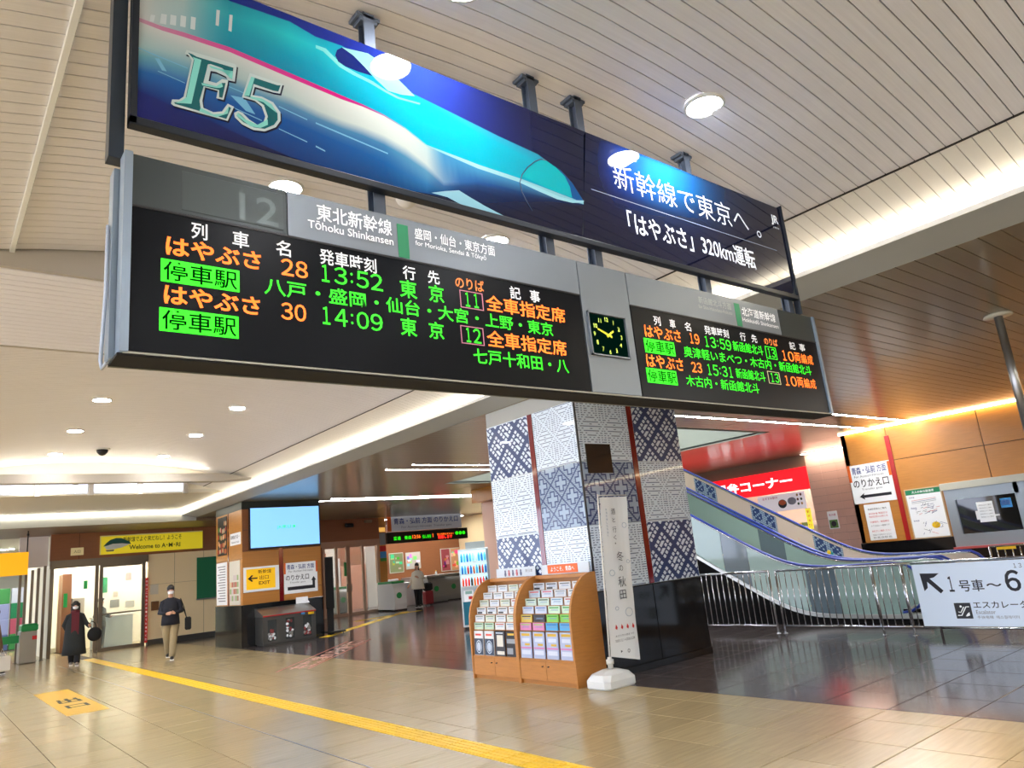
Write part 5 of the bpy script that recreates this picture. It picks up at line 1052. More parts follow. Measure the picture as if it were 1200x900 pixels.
# ---------------------------------------------------------------- pillar with television
pl = thing('wood_pillar', 'orange veneer pillar on a black granite base with signs and posters', 'column', (8.75, 23.6, 0))
PX0, PX1, PY0, PY1 = 7.52, 10.0, 22.4, 24.86
box('core', gray_d, pl, PX0+.02, PX1-.02, PY0+.02, PY1-.02, 0, 4.15)
box('capital', gray_d, pl, PX0, PX1, PY0, PY1, 3.98, AZ-.002)
for x0, x1 in ((PX0+.012, 8.63), (8.77, PX1-.01)):
    for z0, z1 in ((1.18, 1.52), (1.53, 2.72), (2.73, 3.35), (3.36, 3.975)): box('veneer_panel', wood_b if z0 > 2.7 else wood_o, pl, x0, x1, PY0, PY0+.02, z0, z1, .003)
box('maroon_strip', maroon, pl, 8.635, 8.765, PY0-.006, PY0+.02, 1.18, 3.97)
for y0, y1 in ((PY0+.012, 23.60), (23.70, PY1-.01)):
    for z0, z1 in ((1.18, 2.52), (2.53, 3.975)): box('veneer_panel', wood_o, pl, PX0, PX0+.02, y0, y1, z0, z1, .003)
box('maroon_strip', maroon, pl, PX0-.006, PX0+.02, 23.605, 23.695, 1.18, 3.97)
for (x0, x1) in ((PX0-.01, 8.75), (8.755, PX1+.01)): box('granite_slab', granite, pl, x0, x1, PY0-.03, PY0+.03, 0, 1.175, .003)
for (y0, y1) in ((PY0+.03, 23.6), (23.605, PY1+.01)): box('granite_slab', granite, pl, PX0-.03, PX0+.02, y0, y1, 0, 1.175, .003)
tv = thing('television', 'large wall television with a pale blue screen on the wooden pillar', 'television', (8.83, 22.3, 2.76))
box('bezel', black, tv, 7.70, 9.96, 22.28, 22.34, 2.755, 4.02, .004); box('mount', steel_d, tv, 8.5, 9.1, 22.34, 22.395, 3.2, 3.6)
box('screen', mat('lit pale blue screen', (130, 190, 246), .4, emit=.72, spec=.1), tv, 7.74, 9.92, 22.274, 22.281, 2.80, 3.985)
text('JR東日本', mat('tv green', (40, 190, 110), .4, emit=.9), tv, (8.86, 22.272, 3.38), .62, .13, 'Y', .01)
def plt(par, nm, m, x0, x1, z0, z1, y=22.4, th=.02): return box(nm, m, par, x0, x1, y-th, y-.0005, z0, z1, .002)
t = thing('exit_sign', 'yellow exit sign with a left arrow on a white plate on the pillar', 'sign', (8.08, 22.4, 1.5))
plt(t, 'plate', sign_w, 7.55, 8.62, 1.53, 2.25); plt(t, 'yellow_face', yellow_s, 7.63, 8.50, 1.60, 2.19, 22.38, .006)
yt = 22.3735
flat('arrow', black_l, t, [(7.67, 1.92), (7.79, 2.02), (7.83, 2.0), (7.77, 1.94), (7.96, 1.94), (7.96, 1.90), (7.77, 1.90), (7.83, 1.84), (7.79, 1.82)], yt, 'Y', .002)
text('新幹線', mat('brown ink', (90, 60, 10), .5), t, (8.18, yt, 2.10), .40, .12, 'Y', .01); text('出口', mat('brown ink', (90, 60, 10), .5), t, (8.16, yt, 1.93), .28, .12, 'Y', .01); text('EXIT', mat('brown ink', (90, 60, 10), .5), t, (8.17, yt, 1.77), .34, .10, 'Y', .02)
t = thing('transfer_sign', 'white transfer gate sign with a bent arrow on the wooden pillar', 'sign', (9.3, 22.4, 1.3))
plt(t, 'plate', sign_w, 8.78, 9.85, 1.36, 2.28); plt(t, 'orange_band', orange_s, 8.77, 8.83, 1.95, 2.285, 22.378, .004); plt(t, 'orange_band', orange_s, 9.80, 9.86, 1.95, 2.285, 22.378, .004)
yt = 22.377
text('青森・弘前 方面', navy_l, t, (9.31, yt, 2.15), .88, .15, 'Y', .01); text('For Aomori·Hirosaki', gray_l, t, (9.31, yt, 2.02), .78, .06, 'Y')
text('のりかえ口', black_l, t, (9.20, yt, 1.83), .74, .16, 'Y', .012); text('Transfer gate', gray_l, t, (9.2, yt, 1.68), .5, .06, 'Y')
flat('arrow', black_l, t, [(8.88, 1.46), (9.76, 1.46), (9.76, 1.70), (9.80, 1.70), (9.72, 1.82), (9.64, 1.70), (9.68, 1.70), (9.68, 1.56), (8.88, 1.56)], yt, 'Y', .002)
def plx(par, nm, m, y0, y1, z0, z1, th=.015): return box(nm, m, par, PX0-th, PX0-.0005, y0, y1, z0, z1, .002)
t = thing('food_poster', 'dark poster of apples and food high on the left side of the pillar', 'poster', (7.5, 24.2, 2.7)); plx(t, 'sheet', black, 23.76, 24.64, 2.72, 3.92)
rnd = random.Random(5)
for k in range(26):
    c_ = rnd.choice(((190, 60, 40), (226, 170, 120), (90, 150, 70), (230, 200, 160), (210, 110, 50))); b = MB(); b.ell((PX0-.016, 23.85+.14*(k % 6)+rnd.uniform(-.03, .03), 2.85+.22*(k//6)+rnd.uniform(-.04, .04)), .004, .06, .08, 8, 6); b.build('food_picture', mat('food %d %d %d' % c_, c_, .5), t)
t = thing('small_sign', 'small white sign with arrow on the upper left side of the pillar', 'sign', (7.5, 22.95, 2.95)); plx(t, 'plate', sign_w, 22.49, 23.43, 2.96, 3.32)
text('新幹線のりば →', black_l, t, (PX0-.017, 22.96, 3.2), .8, .12, 'X', .01); text('Shinkansen tracks', gray_l, t, (PX0-.017, 22.96, 3.05), .7, .07, 'X')
t = thing('text_notice', 'tall white notice with small text low on the left side of the pillar', 'notice', (7.5, 24.27, 1.2)); plx(t, 'sheet', sign_w, 23.78, 24.78, 1.21, 2.5)
for k in range(14): b = MB(); z = 2.36-.08*k; b.box(PX0-.017, PX0-.015, 23.9, 24.66-.1*(k % 3), z, z+.028); b.build('text_line', gray_l, t)
t = thing('picture_poster', 'tall pale poster with pictures beside the text notice on the pillar', 'poster', (7.5, 23.05, 1.2)); plx(t, 'sheet', mat('pale poster', (226, 222, 210), .3), 22.58, 23.52, 1.2, 2.49)
for k in range(18):
    c_ = rnd.choice(((190, 90, 60), (226, 200, 150), (150, 180, 120), (170, 120, 90), (214, 200, 200))); y, z = 22.7+.16*(k % 5), 1.32+.2*(k//5); plx(t, 'picture', mat('pic %d %d %d' % c_, c_, .5), y, y+.13, z, z+.15, .018)
# recycling bins
bi = thing('recycling_bin', 'stainless three-compartment recycling bin below the pillar signs', 'bin', (8.68, 22.0, 0))
BX = (7.86, 9.46); b = MB(); b.box(BX[0], BX[1], 21.72, 22.36, .03, .80, 0, .01); b.box(BX[0]+.03, BX[1]-.03, 21.76, 22.33, 0, .03); b.build('body', steel_d, bi)
b = MB(); b.loft([[(x, 21.70, .80), (x, 22.36, .80), (x, 22.36, 1.04), (x, 22.28, 1.04), (x, 21.70, .84)] for x in (BX[0]-.005, BX[1]+.005)], smooth=False); b.build('sloped_top', steel, bi)
box('warning_strip', red_l, bi, BX[0], BX[1], 21.692, 21.70, .80, .83)
box('notice', sign_w, bi, 9.12, 9.50, 22.345, 22.355, 1.045, 1.23, .002)
rnd = random.Random(9)
for k in range(3):
    xc = 8.13+.53*k; w_ = box('clear_window', mat('bin window', (66, 70, 70), .1, coat=.5), bi, xc-.13, xc+.13, 21.712, 21.722, .12, .70, .004)
    b = MB(); n = 20; b.poly([(xc+.15*math.cos(2*PI*i/n), 21.93+.075*math.sin(2*PI*i/n), .917+.0255*math.sin(2*PI*i/n)) for i in range(n)]); b.build('opening', blackm, bi)
    bb = MB()
    for j in range(16): bb.ell((xc+rnd.uniform(-.09, .09), 21.711, .18+.45*rnd.random()*(.6+.4*(k == 1))), .03+.02*rnd.random(), .004, .03+.03*rnd.random(), 6, 5, j % 3)
    tag(bb.build('bottles', [sign_w, steel, mat('can tint', ((150, 60, 60), (170, 180, 190), (60, 90, 160))[k], .3)], bi), kind='stuff')
box('small_label', mat('blue notice', (60, 150, 220), .4), bi, 9.0, 9.12, 21.694, 21.70, .74, .80); box('small_label', yel_tile, bi, 9.22, 9.40, 21.694, 21.70, .72, .79)
t = thing('white_box', 'white paper box standing on the right end of the recycling bin', 'box', (9.3, 22.2, 1.05)); b = MB(); b.loft([[(9.30, 22.12, 1.045), (9.46, 22.12, 1.045), (9.46, 22.33, 1.045), (9.30, 22.33, 1.045)], [(9.30, 22.2, 1.16), (9.40, 22.2, 1.18), (9.40, 22.3, 1.18), (9.30, 22.3, 1.16)]], smooth=False); b.build('carton', sign_w, t)
t = thing('poster_stand', 'black free-standing poster stand beside the pillar and bins', 'stand', (10.35, 22.2, 0))
b = MB(); b.loft([[(10.06, 22.0, .05), (10.56, 22.0, .05), (10.56, 22.5, .05), (10.06, 22.5, .05)], [(10.06, 22.0, .10), (10.56, 22.0, .10), (10.56, 22.5, .10), (10.06, 22.5, .10)]], smooth=False); b.build('foot', black, t)
box('upright', black, t, 10.1, 10.3, 22.28, 22.33, 0, .9); box('panel', blackm, t, 10.04, 10.30, 22.20, 22.24, .78, 2.36, .004); box('panel_edge', gray_d, t, 10.04, 10.30, 22.19, 22.199, 2.33, 2.36)
for x in (10.1, 10.52): b = MB(); b.ell((x, 22.1, .025), .02, .025, .025, 8, 6); b.build('caster', black, t)

# ---------------------------------------------------------------- glazed doors
def gdoor(idx, x0, x1, z1, y, posts, head, frame, glassed, handles=()):
    b = MB(); b.box(x0, x1, y-.05, y+.05, z1, head); o = struct('door_%d' % idx, b, frame)
    for x in posts: box('frame_post', frame, o, x-.055, x+.055, y-.05, y+.05, 0, z1, .006)
    for a, c in glassed:
        box('pane', glass, o, a, c, y-.008, y+.008, .12, z1-.08)
        box('rail', frame, o, a, c, y-.025, y+.025, 0, .12); box('rail', frame, o, a, c, y-.025, y+.025, z1-.08, z1)
    return o
frm = mat('bronze door frame', (128, 118, 104), .35, .6); frm2 = mat('pinkish door frame', (168, 144, 124), .35, .4)
d = gdoor(1, 3.55, 6.64, 2.93, 30.0, (3.62, 4.98, 5.12, 6.50), 3.2, frm, ((5.17, 6.44),))
box('mid_rail', frm, d, 5.17, 6.44, 29.97, 30.03, 1.22, 1.27)
t = thing('red_notice_strip', 'narrow tall red strip with white lettering beside the office door', 'sign', (6.6, 29.9, .1)); box('strip', mat('red notice', (200, 34, 30), .4), t, 6.545, 6.64, 29.93, 29.949, .10, 2.36)
for k in range(16): text('出口はこちらから開けてお通りください'[k], white_l, t, (6.592, 29.928, 2.24-.135*k), .055, .07, 'Y', .01)
t = thing('wall_sign', 'small cream sign over the office door opening', 'sign', (4.35, 29.97, 3.35)); box('plate', mat('cream sign', (206, 190, 140), .4, emit=.2), t, 4.15, 4.54, 29.97, 29.995, 3.34, 3.60, .003); text('入口', black_l, t, (4.34, 29.968, 3.47), .2, .10, 'Y')
t = thing('welcome_banner', 'yellow welcome banner with a green bullet train above the cream wall', 'banner', (6.6, 29.9, 3.3))
box('board', mat('welcome yellow', (226, 206, 40), .45, emit=.25), t, 5.04, 8.55, 29.94, 29.995, 3.30, 3.96, .004)
for k, (x0, x1, z0, z1) in enumerate(((5.04, 5.07, 3.30, 3.96), (5.04, 8.55, 3.93, 3.965))): box('edge', mat('pale yellow edge', (220, 214, 160), .4), t, x0, x1, 29.935, 29.94, z0, z1)
ny = 29.936
flat('train_body', mat('train green', (16, 84, 80), .4), t, [(5.14, 3.58), (5.24, 3.70), (5.36, 3.80), (5.55, 3.86), (5.72, 3.85), (5.98, 3.72), (6.05, 3.62), (5.75, 3.66), (5.45, 3.66), (5.25, 3.60)], ny, 'Y', .003)
flat('train_belly', mat('train white', (220, 226, 224), .4), t, [(5.18, 3.57), (5.3, 3.62), (5.5, 3.67), (5.9, 3.66), (6.0, 3.62), (5.75, 3.52), (5.5, 3.47), (5.25, 3.47)], ny, 'Y', .002)
flat('train_shadow', navy_l, t, [(5.22, 3.44), (5.5, 3.45), (5.48, 3.40), (5.26, 3.40)], ny, 'Y', .002)
text('新幹線でよぐ来だねし！ようこそ', mat('green ink', (60, 70, 30), .5), t, (6.78, ny-.001, 3.79), 2.0, .19, 'Y', .01); text('Welcome to A･M･RI', mat('green ink', (60, 70, 30), .5), t, (6.86, ny-.001, 3.50), 1.75, .16, 'Y', .02)
t = thing('green_board', 'dark green noticeboard on the cream wall left of the pillar', 'board', (8.6, 29.98, 1.7)); box('board', mat('board green', (10, 110, 70), .6), t, 8.35, 9.3, 29.95, 29.99, 1.42, 2.95, .004); box('ledge', steel, t, 8.33, 9.32, 29.90, 29.99, 1.38, 1.42)
t = thing('wall_notice', 'small pale notices beside the red strip on the cream wall', 'notice', (6.9, 29.98, 1.6)); box('sheet', mat('sheet cream', (222, 212, 190), .6), t, 6.72, 7.0, 29.985, 29.996, 1.75, 2.1)
t = thing('wooden_box', 'small brown wall box on the cream wall behind the man', 'box', (6.9, 29.9, 1.1)); box('case', mat('dark wood', (110, 72, 36), .5), t, 6.76, 7.0, 29.88, 29.99, 1.18, 1.5, .01)
# office seen through the glass
t = thing('office_counter', 'pale office counter behind the glass door', 'counter', (6, 31.6, 0)); box('front', mat('pale blue panel', (176, 196, 206), .4), t, 5.2, 6.5, 31.6, 32.2, 0, 1.1, .01); box('worktop', white_p, t, 5.15, 6.55, 31.55, 32.25, 1.1, 1.15)
for k, (x0, x1, z0, z1, c_) in enumerate(((5.25, 5.4, 1.9, 2.5, (20, 140, 80)), (6.0, 6.18, 2.3, 2.6, (190, 150, 140)), (5.5, 5.8, 1.3, 1.6, (120, 120, 110)), (6.0, 6.3, 1.25, 1.5, (150, 150, 140)), (5.6, 5.75, 1.7, 1.9, (180, 170, 150)))):
    o = box('wall_notice', mat('office %d %d %d' % c_, c_, .5), None, x0*1.1, x1*1.1, 33.47, 33.499, z0+.1, z1+.1, .003); tag(o, 'office wall notice seen through the glass door, %s one' % ('green', 'pink', 'grey low', 'pale grey right', 'beige small')[k], 'notice', 'notices on the office wall')
t = thing('display_case', 'tall lit white cabinet just inside the left opening of the office', 'cabinet', (4.0, 32.6, 0)); box('carcass', mat('cabinet brown', (140, 96, 70), .5), t, 4.25, 4.55, 32.3, 33.2, 0, 2.8, .01); box('panel', mat('lit cabinet', (236, 234, 210), .4, emit=.5), t, 3.72, 4.15, 32.6, 32.7, .2, 2.8, .01); box('label', green_p, t, 4.3, 4.42, 32.28, 32.30, 1.6, 2.1); box('upper_sign', green_p, t, 4.9, 5.02, 32.0, 32.1, 2.2, 2.5)
box('machine', mat('machine grey', (170, 164, 150), .4), t, 4.6, 5.0, 32.4, 32.9, 0, 1.9, .02); box('machine_screen', black, t, 4.65, 4.85, 32.38, 32.40, 1.3, 1.6)
# second glazed doors in the aisle
d = gdoor(2, 13.85, 16.75, 3.02, 31.0, (13.95, 14.55, 15.07, 15.15, 15.85, 16.62), 3.24, frm2, ((13.99, 14.50), (14.60, 15.03), (15.2, 15.80), (15.90, 16.57)))
for x in (14.97, ): box('green_sign', green_p, d, x-.07, x+.07, 30.96, 30.99, 1.7, 2.3, .004)
for x in (15.02, 15.22): box('handle', black, d, x-.012, x+.012, 30.93, 30.97, 1.0, 1.35)
for k, (x0, x1, z1, c_, lab) in enumerate(((14.4, 15.2, 1.6, (170, 190, 160), 'pale green low panel beyond the aisle doors'), (15.25, 16.2, 2.9, (206, 130, 90), 'orange tan display panel beyond the aisle doors'), (16.25, 16.95, 2.6, (236, 232, 228), 'white panel beyond the aisle doors'), (17.0, 18.4, 2.2, (214, 150, 120), 'salmon display panel beyond the aisle doors'), (18.45, 19.2, 3.1, (206, 200, 190), 'pale panel beyond the aisle doors'))):
    o = box('shop_display', mat('shop %d %d %d' % c_, c_, .5), None, x0, x1, 35.7, 35.98, 0, z1, .01); tag(o, lab, 'display', 'shop panels beyond the aisle doors')
# ceiling camera and speaker above the aisle doors
t = thing('security_camera', 'black camera fixed on the brown wall above the aisle doors', 'camera', (15.1, 30.9, 3.9)); b = MB(); b.tube([(14.95, 30.75, 3.92), (15.3, 30.70, 3.90)], .09, 12); b.build('camera_body', black, t); b = MB(); b.tube([(15.1, 30.98, 4.02), (15.1, 30.8, 3.96)], .03, 8); b.build('bracket', black, t)
t = thing('wall_speaker', 'small beige speaker above the aisle doors right of the camera', 'speaker', (16.1, 30.9, 4.0)); box('case', mat('beige case', (150, 130, 104), .5), t, 16.0, 16.35, 30.85, 30.99, 4.0, 4.12, .01)
# poster pier between doors and gates
t = thing('poster_pier', 'narrow pier with red and blue posters beside the ticket gates', 'column', (16.95, 31.3, 0)); box('core', wood_o, t, 16.76, 17.14, 31.1, 31.5, 0, 4.3, .004)
for z0, z1, m in ((3.55, 3.75, mat('lit orange', (240, 180, 90), .5, emit=.5)), (2.95, 3.5, mat('pier grey', (150, 160, 166), .5)), (2.65, 2.9, red_l), (2.35, 2.64, mat('sky blue', (80, 160, 230), .4)), (2.2, 2.34, mat('grass green', (70, 150, 60), .5))): box('poster', m, t, 16.80, 17.12, 31.085, 31.099, z0, z1)
# hanging LED display and sign at the gates
t = thing('gate_display', 'black hanging train display with green and red lettering above the ticket gates', 'sign', (19.5, 31.2, 2.97)); box('housing', black, t, 17.2, 21.85, 31.1, 31.35, 2.97, 3.50, .01)
for s, x0, x1, z, m in (('普通', 17.55, 17.95, 3.20, led_g), ('青森', 18.15, 18.55, 3.20, led_g), ('12:56', 18.6, 19.05, 3.22, led_o), ('弘前', 19.15, 19.65, 3.20, led_g), ('|', 19.75, 19.78, 3.22, led_o), ('次の列車はまもなく', 20.0, 21.0, 3.26, led_o), ('到着します', 20.05, 20.9, 3.12, led_r), ('●●●', 21.1, 21.7, 3.26, led_g)): text(s, m, t, ((x0+x1)/2, 31.098, z), x1-x0, .17 if len(s) < 6 else .10, 'Y', .01)
t2 = thing('gate_sign', 'grey transfer gate sign above the black train display', 'sign', (19.5, 31.3, 3.52)); box('face', mat('grey sign face', (176, 178, 184), .4, emit=.1), t2, 17.35, 21.55, 31.15, 31.30, 3.53, 4.26, .004); box('band', orange_s, t2, 17.28, 17.5, 31.14, 31.15, 3.53, 4.26)
text('青森・弘前 方面 のりかえ口', navy_l, t2, (19.5, 31.148, 4.0), 3.7, .30, 'Y', .014); text('For Aomori·Hirosaki  Transfer gate', gray_l, t2, (19.5, 31.148, 3.70), 2.9, .13, 'Y', .01)
for x in (17.8, 21.2): b = MB(); b.tube([(x, 31.23, 4.26), (x, 31.23, 4.5)], .02, 8); b.build('hanger', steel_d, t2)
for k, (x0, x1, z0, z1, c_, lab) in enumerate(((21.1, 21.95, 1.62, 2.66, (120, 130, 90), 'green network map poster on the brown wall behind the gates'), (22.2, 23.1, 1.75, 2.62, (196, 190, 180), 'pale poster on the brown wall behind the woman in white'), (24.6, 25.2, 1.42, 2.68, (150, 60, 70), 'dark red poster right of the dark doorway behind the gates'), (25.3, 25.95, 1.40, 2.68, (200, 150, 110), 'orange poster at the right end behind the gates'))):
    t = thing('wall_poster', lab, 'poster', ((x0+x1)/2, 37.9, z0)); box('frame', mat('poster frame pale', (190, 186, 176), .4), t, x0-.04, x1+.04, 37.95, 37.99, z0-.04, z1+.04); box('picture', mat('poster %d' % k, c_, .4), t, x0, x1, 37.94, 37.95, z0, z1)
    rnd = random.Random(k)
    for q in range(9):
        c2 = tuple(max(0, min(255, v+rnd.choice((-60, 40, 70)))) for v in c_); a_, z_ = rnd.uniform(x0, x1-.25), rnd.uniform(z0, z1-.25); box('print_block', mat('pb %d %d %d' % c2, c2, .5), t, a_, a_+rnd.uniform(.08, .24), 37.93-.0012*q, 37.94, z_, z_+rnd.uniform(.05, .22))
# ticket gates
gm = mat('gate grey', (150, 152, 150), .3, .5); gw = mat('gate white', (214, 214, 210), .35)
def gate(x, y, wd, L, label, body, accent, up=1.25):
    t = thing('ticket_gate', label, 'ticket gate', (x, y, 0), 0, 'ticket gates of the transfer line')
    b = MB(); n = 8; prof = [(y, 0), (y-.06, .3), (y-.05, up*.6)] + [(y+.35-.40*math.cos(PI/2*i/n), up*.6+up*.4*math.sin(PI/2*i/n)) for i in range(n+1)] + [(y+L, up), (y+L, 0)]
    b.loft([[(x-wd/2, p, z) for p, z in prof], [(x+wd/2, p, z) for p, z in prof]], smooth=False); b.build('body', body, t)
    b = MB(); b.box(x-wd/2-.01, x+wd/2+.01, y+.1, y+L-.1, up-.08, up+.02, 0, .01); b.build('top_cover', accent, t)
    b = MB(); b.tube([(x-wd*.12, y-.055, up*.52), (x-.12*wd, y-.075, up*.52)], [.13, .13], 16); b.build('round_mark', green_p, t)
    b = MB(); b.box(x-wd/2, x+wd/2, y-.04, y+L, 0, .06); b.build('foot', black, t)
    return t
gate(16.75, 29.4, .6, 1.5, 'white and green ticket gate left of the woman in white', gw, green_p)
gate(19.9, 31.2, 1.05, 2.6, 'grey rounded ticket gate with green mark right of the red suitcase', gm, steel, 1.3)
gate(21.3, 31.8, 1.0, 2.6, 'grey rounded ticket gate beside the drinks machine', gm, steel, 1.3)
gate(15.9, 33.2, .6, 2.0, 'ticket gate seen through the aisle glass doors', gm, green_p, 1.2)
t = thing('white_table', 'white draped table with machines behind the woman in white', 'table', (18.4, 32.6, 0)); box('drape', mat('white drape', (216, 220, 226), .6), t, 17.85, 19.2, 32.2, 33.0, 0, 1.1, .02)
o = box('cash_machine', mat('machine pale', (190, 196, 204), .4), None, 17.95, 18.4, 32.35, 32.7, 1.101, 1.32, .02); tag(o, 'small pale machine on the white draped table', 'machine')
t = thing('hand_sanitizer', 'small bottle with yellow cap standing on the grey ticket gate', 'bottle', (20.3, 31.8, 1.33)); b = MB(); b.rings_z([(.05, 1.321), (.055, 1.42), (.03, 1.46), (.02, 1.5)], 20.3, 31.9, 12); b.build('flask', sign_w, t); b = MB(); b.rings_z([(.03, 1.5), (.03, 1.54)], 20.3, 31.9, 10); b.build('cap', yel_tile, t)

# ---------------------------------------------------------------- drinks machine
VR = math.radians(-34.6); VL = (11.97, 16.85, 0)
vm = thing('vending_machine', 'white and teal drinks machine with lit bottles behind the leaflet rack', 'vending machine', VL, VR)
def vb(nm, m, *q): o = box(nm, m, None, *q); o.parent = vm; return o
vb('cabinet', mat('machine white', (206, 212, 214), .35), -.42, .42, 0, .75, .06, 2.12, .015); vb('plinth', black, -.38, .38, .05, .7, 0, .06)
vb('topper', mat('topper grey', (150, 160, 160), .4), -.2, .34, .1, .2, 2.12, 2.30, .01)
vb('display_back', mat('lit display cyan', (170, 226, 246), .4, emit=.9), -.38, .34, -.012, -.001, 1.10, 2.06)
vb('teal_panel', mat('teal panel', (10, 110, 134), .4), -.38, .36, -.012, -.001, .12, .72); vb('display_window', black, -.14, .30, -.02, -.012, .52, .70, .004)
vb('white_poster', sign_w, -.34, -.08, -.018, -.001, .72, 1.02, .002); vb('red_logo', red_l, -.22, -.12, -.022, -.018, .78, .86); vb('coin_slot', steel_d, .18, .28, -.02, -.001, .78, 1.02, .004)
vb('side_strip', steel, .36, .40, -.014, -.001, .1, 2.08); vb('poster_top', mat('poster greenish', (150, 190, 180), .4), -.30, -.12, -.02, -.018, .92, 1.0)
BC = [[(60, 170, 220), (90, 200, 230), (210, 230, 236), (40, 120, 200), (150, 210, 230)], [(40, 110, 190), (70, 160, 210), (200, 60, 50), (210, 110, 60), (120, 60, 40)], [(230, 80, 40), (226, 60, 50), (236, 120, 40), (190, 60, 50), (60, 50, 40)]]
cv, sv = math.cos(VR), math.sin(VR)
for r in range(3):
    z = 1.13+.32*r; vb('display_shelf', white_p, -.38, .34, -.09, -.012, z-.03, z)
    for k in range(9):
        c_ = BC[2-r][(k*3+r) % 5] if k > 1 else BC[2-r][k]; xx, yy2 = -.335+.08*k, -.052
        b = MB(); b.rings_z([(.030, 0), (.032, .15), (.015, .20), (.015, .225)], 0, 0, 10)
        o = b.build('bottle', mat('drink %d %d %d' % c_, c_, .3, emit=.25), None, (VL[0]+xx*cv-yy2*sv, VL[1]+xx*sv+yy2*cv, z+.001)); tag(o, '%s bottle from the left on the %s lit shelf of the drinks machine' % (ORD[k], ('lowest', 'middle', 'top')[r]), 'bottle', 'bottles in the drinks machine')
# ---------------------------------------------------------------- left entrance: posts, orange sign, gate
for k, x in enumerate((2.76, 2.91, 3.08, 3.24, 3.41)):
    t = thing('steel_post', 'slim brushed steel post in the left entrance, %s from the left' % ORD[k], 'post', (x, 29.9-.0*k, 0), 0, 'steel posts of the left entrance'); y = 30.4-.12*k
    box('post_shaft', frm, t, x-.045, x+.035, y-.05, y+.05, .02, 2.85+.05*k, .006); box('foot_plate', steel_d, t, x-.06, x+.06, y-.08, y+.08, 0, .02)
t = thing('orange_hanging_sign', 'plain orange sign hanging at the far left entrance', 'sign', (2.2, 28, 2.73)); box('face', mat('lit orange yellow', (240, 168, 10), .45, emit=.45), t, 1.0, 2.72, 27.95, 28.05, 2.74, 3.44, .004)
for x in (1.3, 2.68): b = MB(); b.tube([(x, 28, 3.44), (x, 28, 4.1)], .018, 8); b.ell((x, 28, 3.98), .035, .035, .05, 8, 6); b.build('hanger_rod', black, t)
t = thing('ticket_gate', 'small ticket gate with green flap and top between the left posts', 'ticket gate', (2.9, 29, 0)); box('body', steel, t, 2.72, 3.18, 29.1, 29.9, .0, 1.02, .03); box('top_cover', green_p, t, 2.74, 3.2, 29.06, 29.9, .98, 1.22, .05); box('stop_mark', red_l, t, 3.05, 3.18, 29.09, 29.1, .72, .84); box('flap', green_p, t, 2.25, 2.71, 29.3, 29.36, .66, .90, .01); box('flap', green_p, t, 1.6, 2.2, 29.3, 29.36, .66, .90, .01)
b = MB(); b.box(2.7, 3.55, 30.6, 30.7, 3.05, 4.15); struct('wall_white_header', b, mat('white header', (216, 206, 198), .4))
b = MB(); b.box(-8, 2.0, 30.6, 30.7, 3.7, 4.15); struct('wall_white_header', b, mat('white header', (216, 206, 198), .4))
# shop beyond the posts
for k in range(24):
    rnd = random.Random(100+k); c_ = rnd.choice(((70, 150, 80), (200, 210, 226), (150, 160, 200), (190, 90, 110), (220, 226, 236), (90, 110, 150), (40, 140, 90)))
    x, z = 1.2+.55*(k % 6), .66*(k//6); o = box('shop_display', mat('disp %d %d %d' % c_, c_, .5, emit=.1), None, x, x+.48, 40.5+.02*(k//6), 41.0, z, z+.66, .02)
    tag(o, 'coloured shop display beyond the left posts, row %s from the floor, %s from the left' % (ORD[k//6], ORD[k % 6]), 'display', 'shop displays beyond the left posts')
# floor exit mark and red floor marking
t = thing('floor_exit_mark', 'yellow exit marking stuck on the pale floor at the left', 'floor sign', (2.34, 16.5, 0)); b = MB(); b.box(2.03, 2.64, 14.35, 18.7, .001, .003); b.build('sheet', mat('yellow floor sheet', (226, 176, 40), .3), t)
text('出', black_l, t, (2.35, 16.55, .0035), .36, .75, 'Z', .03); text('口', black_l, t, (2.35, 15.55, .0035), .34, .45, 'Z', .03)
t = thing('red_floor_marking', 'faded red lettered marking strip running over the floor border', 'floor sign', (7.5, 16.5, 0)); b = MB()
A0, A1 = Vector((6.0, 15.0, 0)), Vector((9.5, 19.0, 0)); dd_ = (A1-A0).normalized(); nn_ = Vector((-dd_.y, dd_.x, 0)); L_ = (A1-A0).length
for s in (-1, 1): b.loft([[A0+nn_*(s*.32-.02)+Vector((0, 0, .001)), A0+nn_*(s*.32+.02)+Vector((0, 0, .001)), A0+nn_*(s*.32+.02)+Vector((0, 0, .003)), A0+nn_*(s*.32-.02)+Vector((0, 0, .003))], [A1+nn_*(s*.32-.02)+Vector((0, 0, .001)), A1+nn_*(s*.32+.02)+Vector((0, 0, .001)), A1+nn_*(s*.32+.02)+Vector((0, 0, .003)), A1+nn_*(s*.32-.02)+Vector((0, 0, .003))]], smooth=False)
b.build('border_line', mat('faded red', (190, 96, 76), .4), t)
vs_, fs_ = glyph_mesh('在来線のりかえ口', .02, 0); mx = max(v[0] for v in vs_); my = max(v[1] for v in vs_)
me = bpy.data.meshes.new('lettering'); me.from_pydata([tuple(A0+dd_*(.2+v[0]/mx*(L_-.4))+nn_*((v[1]/my-.5)*.45)+Vector((0, 0, .0035))) for v in vs_], [], fs_); me.materials.append(mat('faded red letters', (226, 170, 150), .4)); me.update(); link('lettering', me, t)
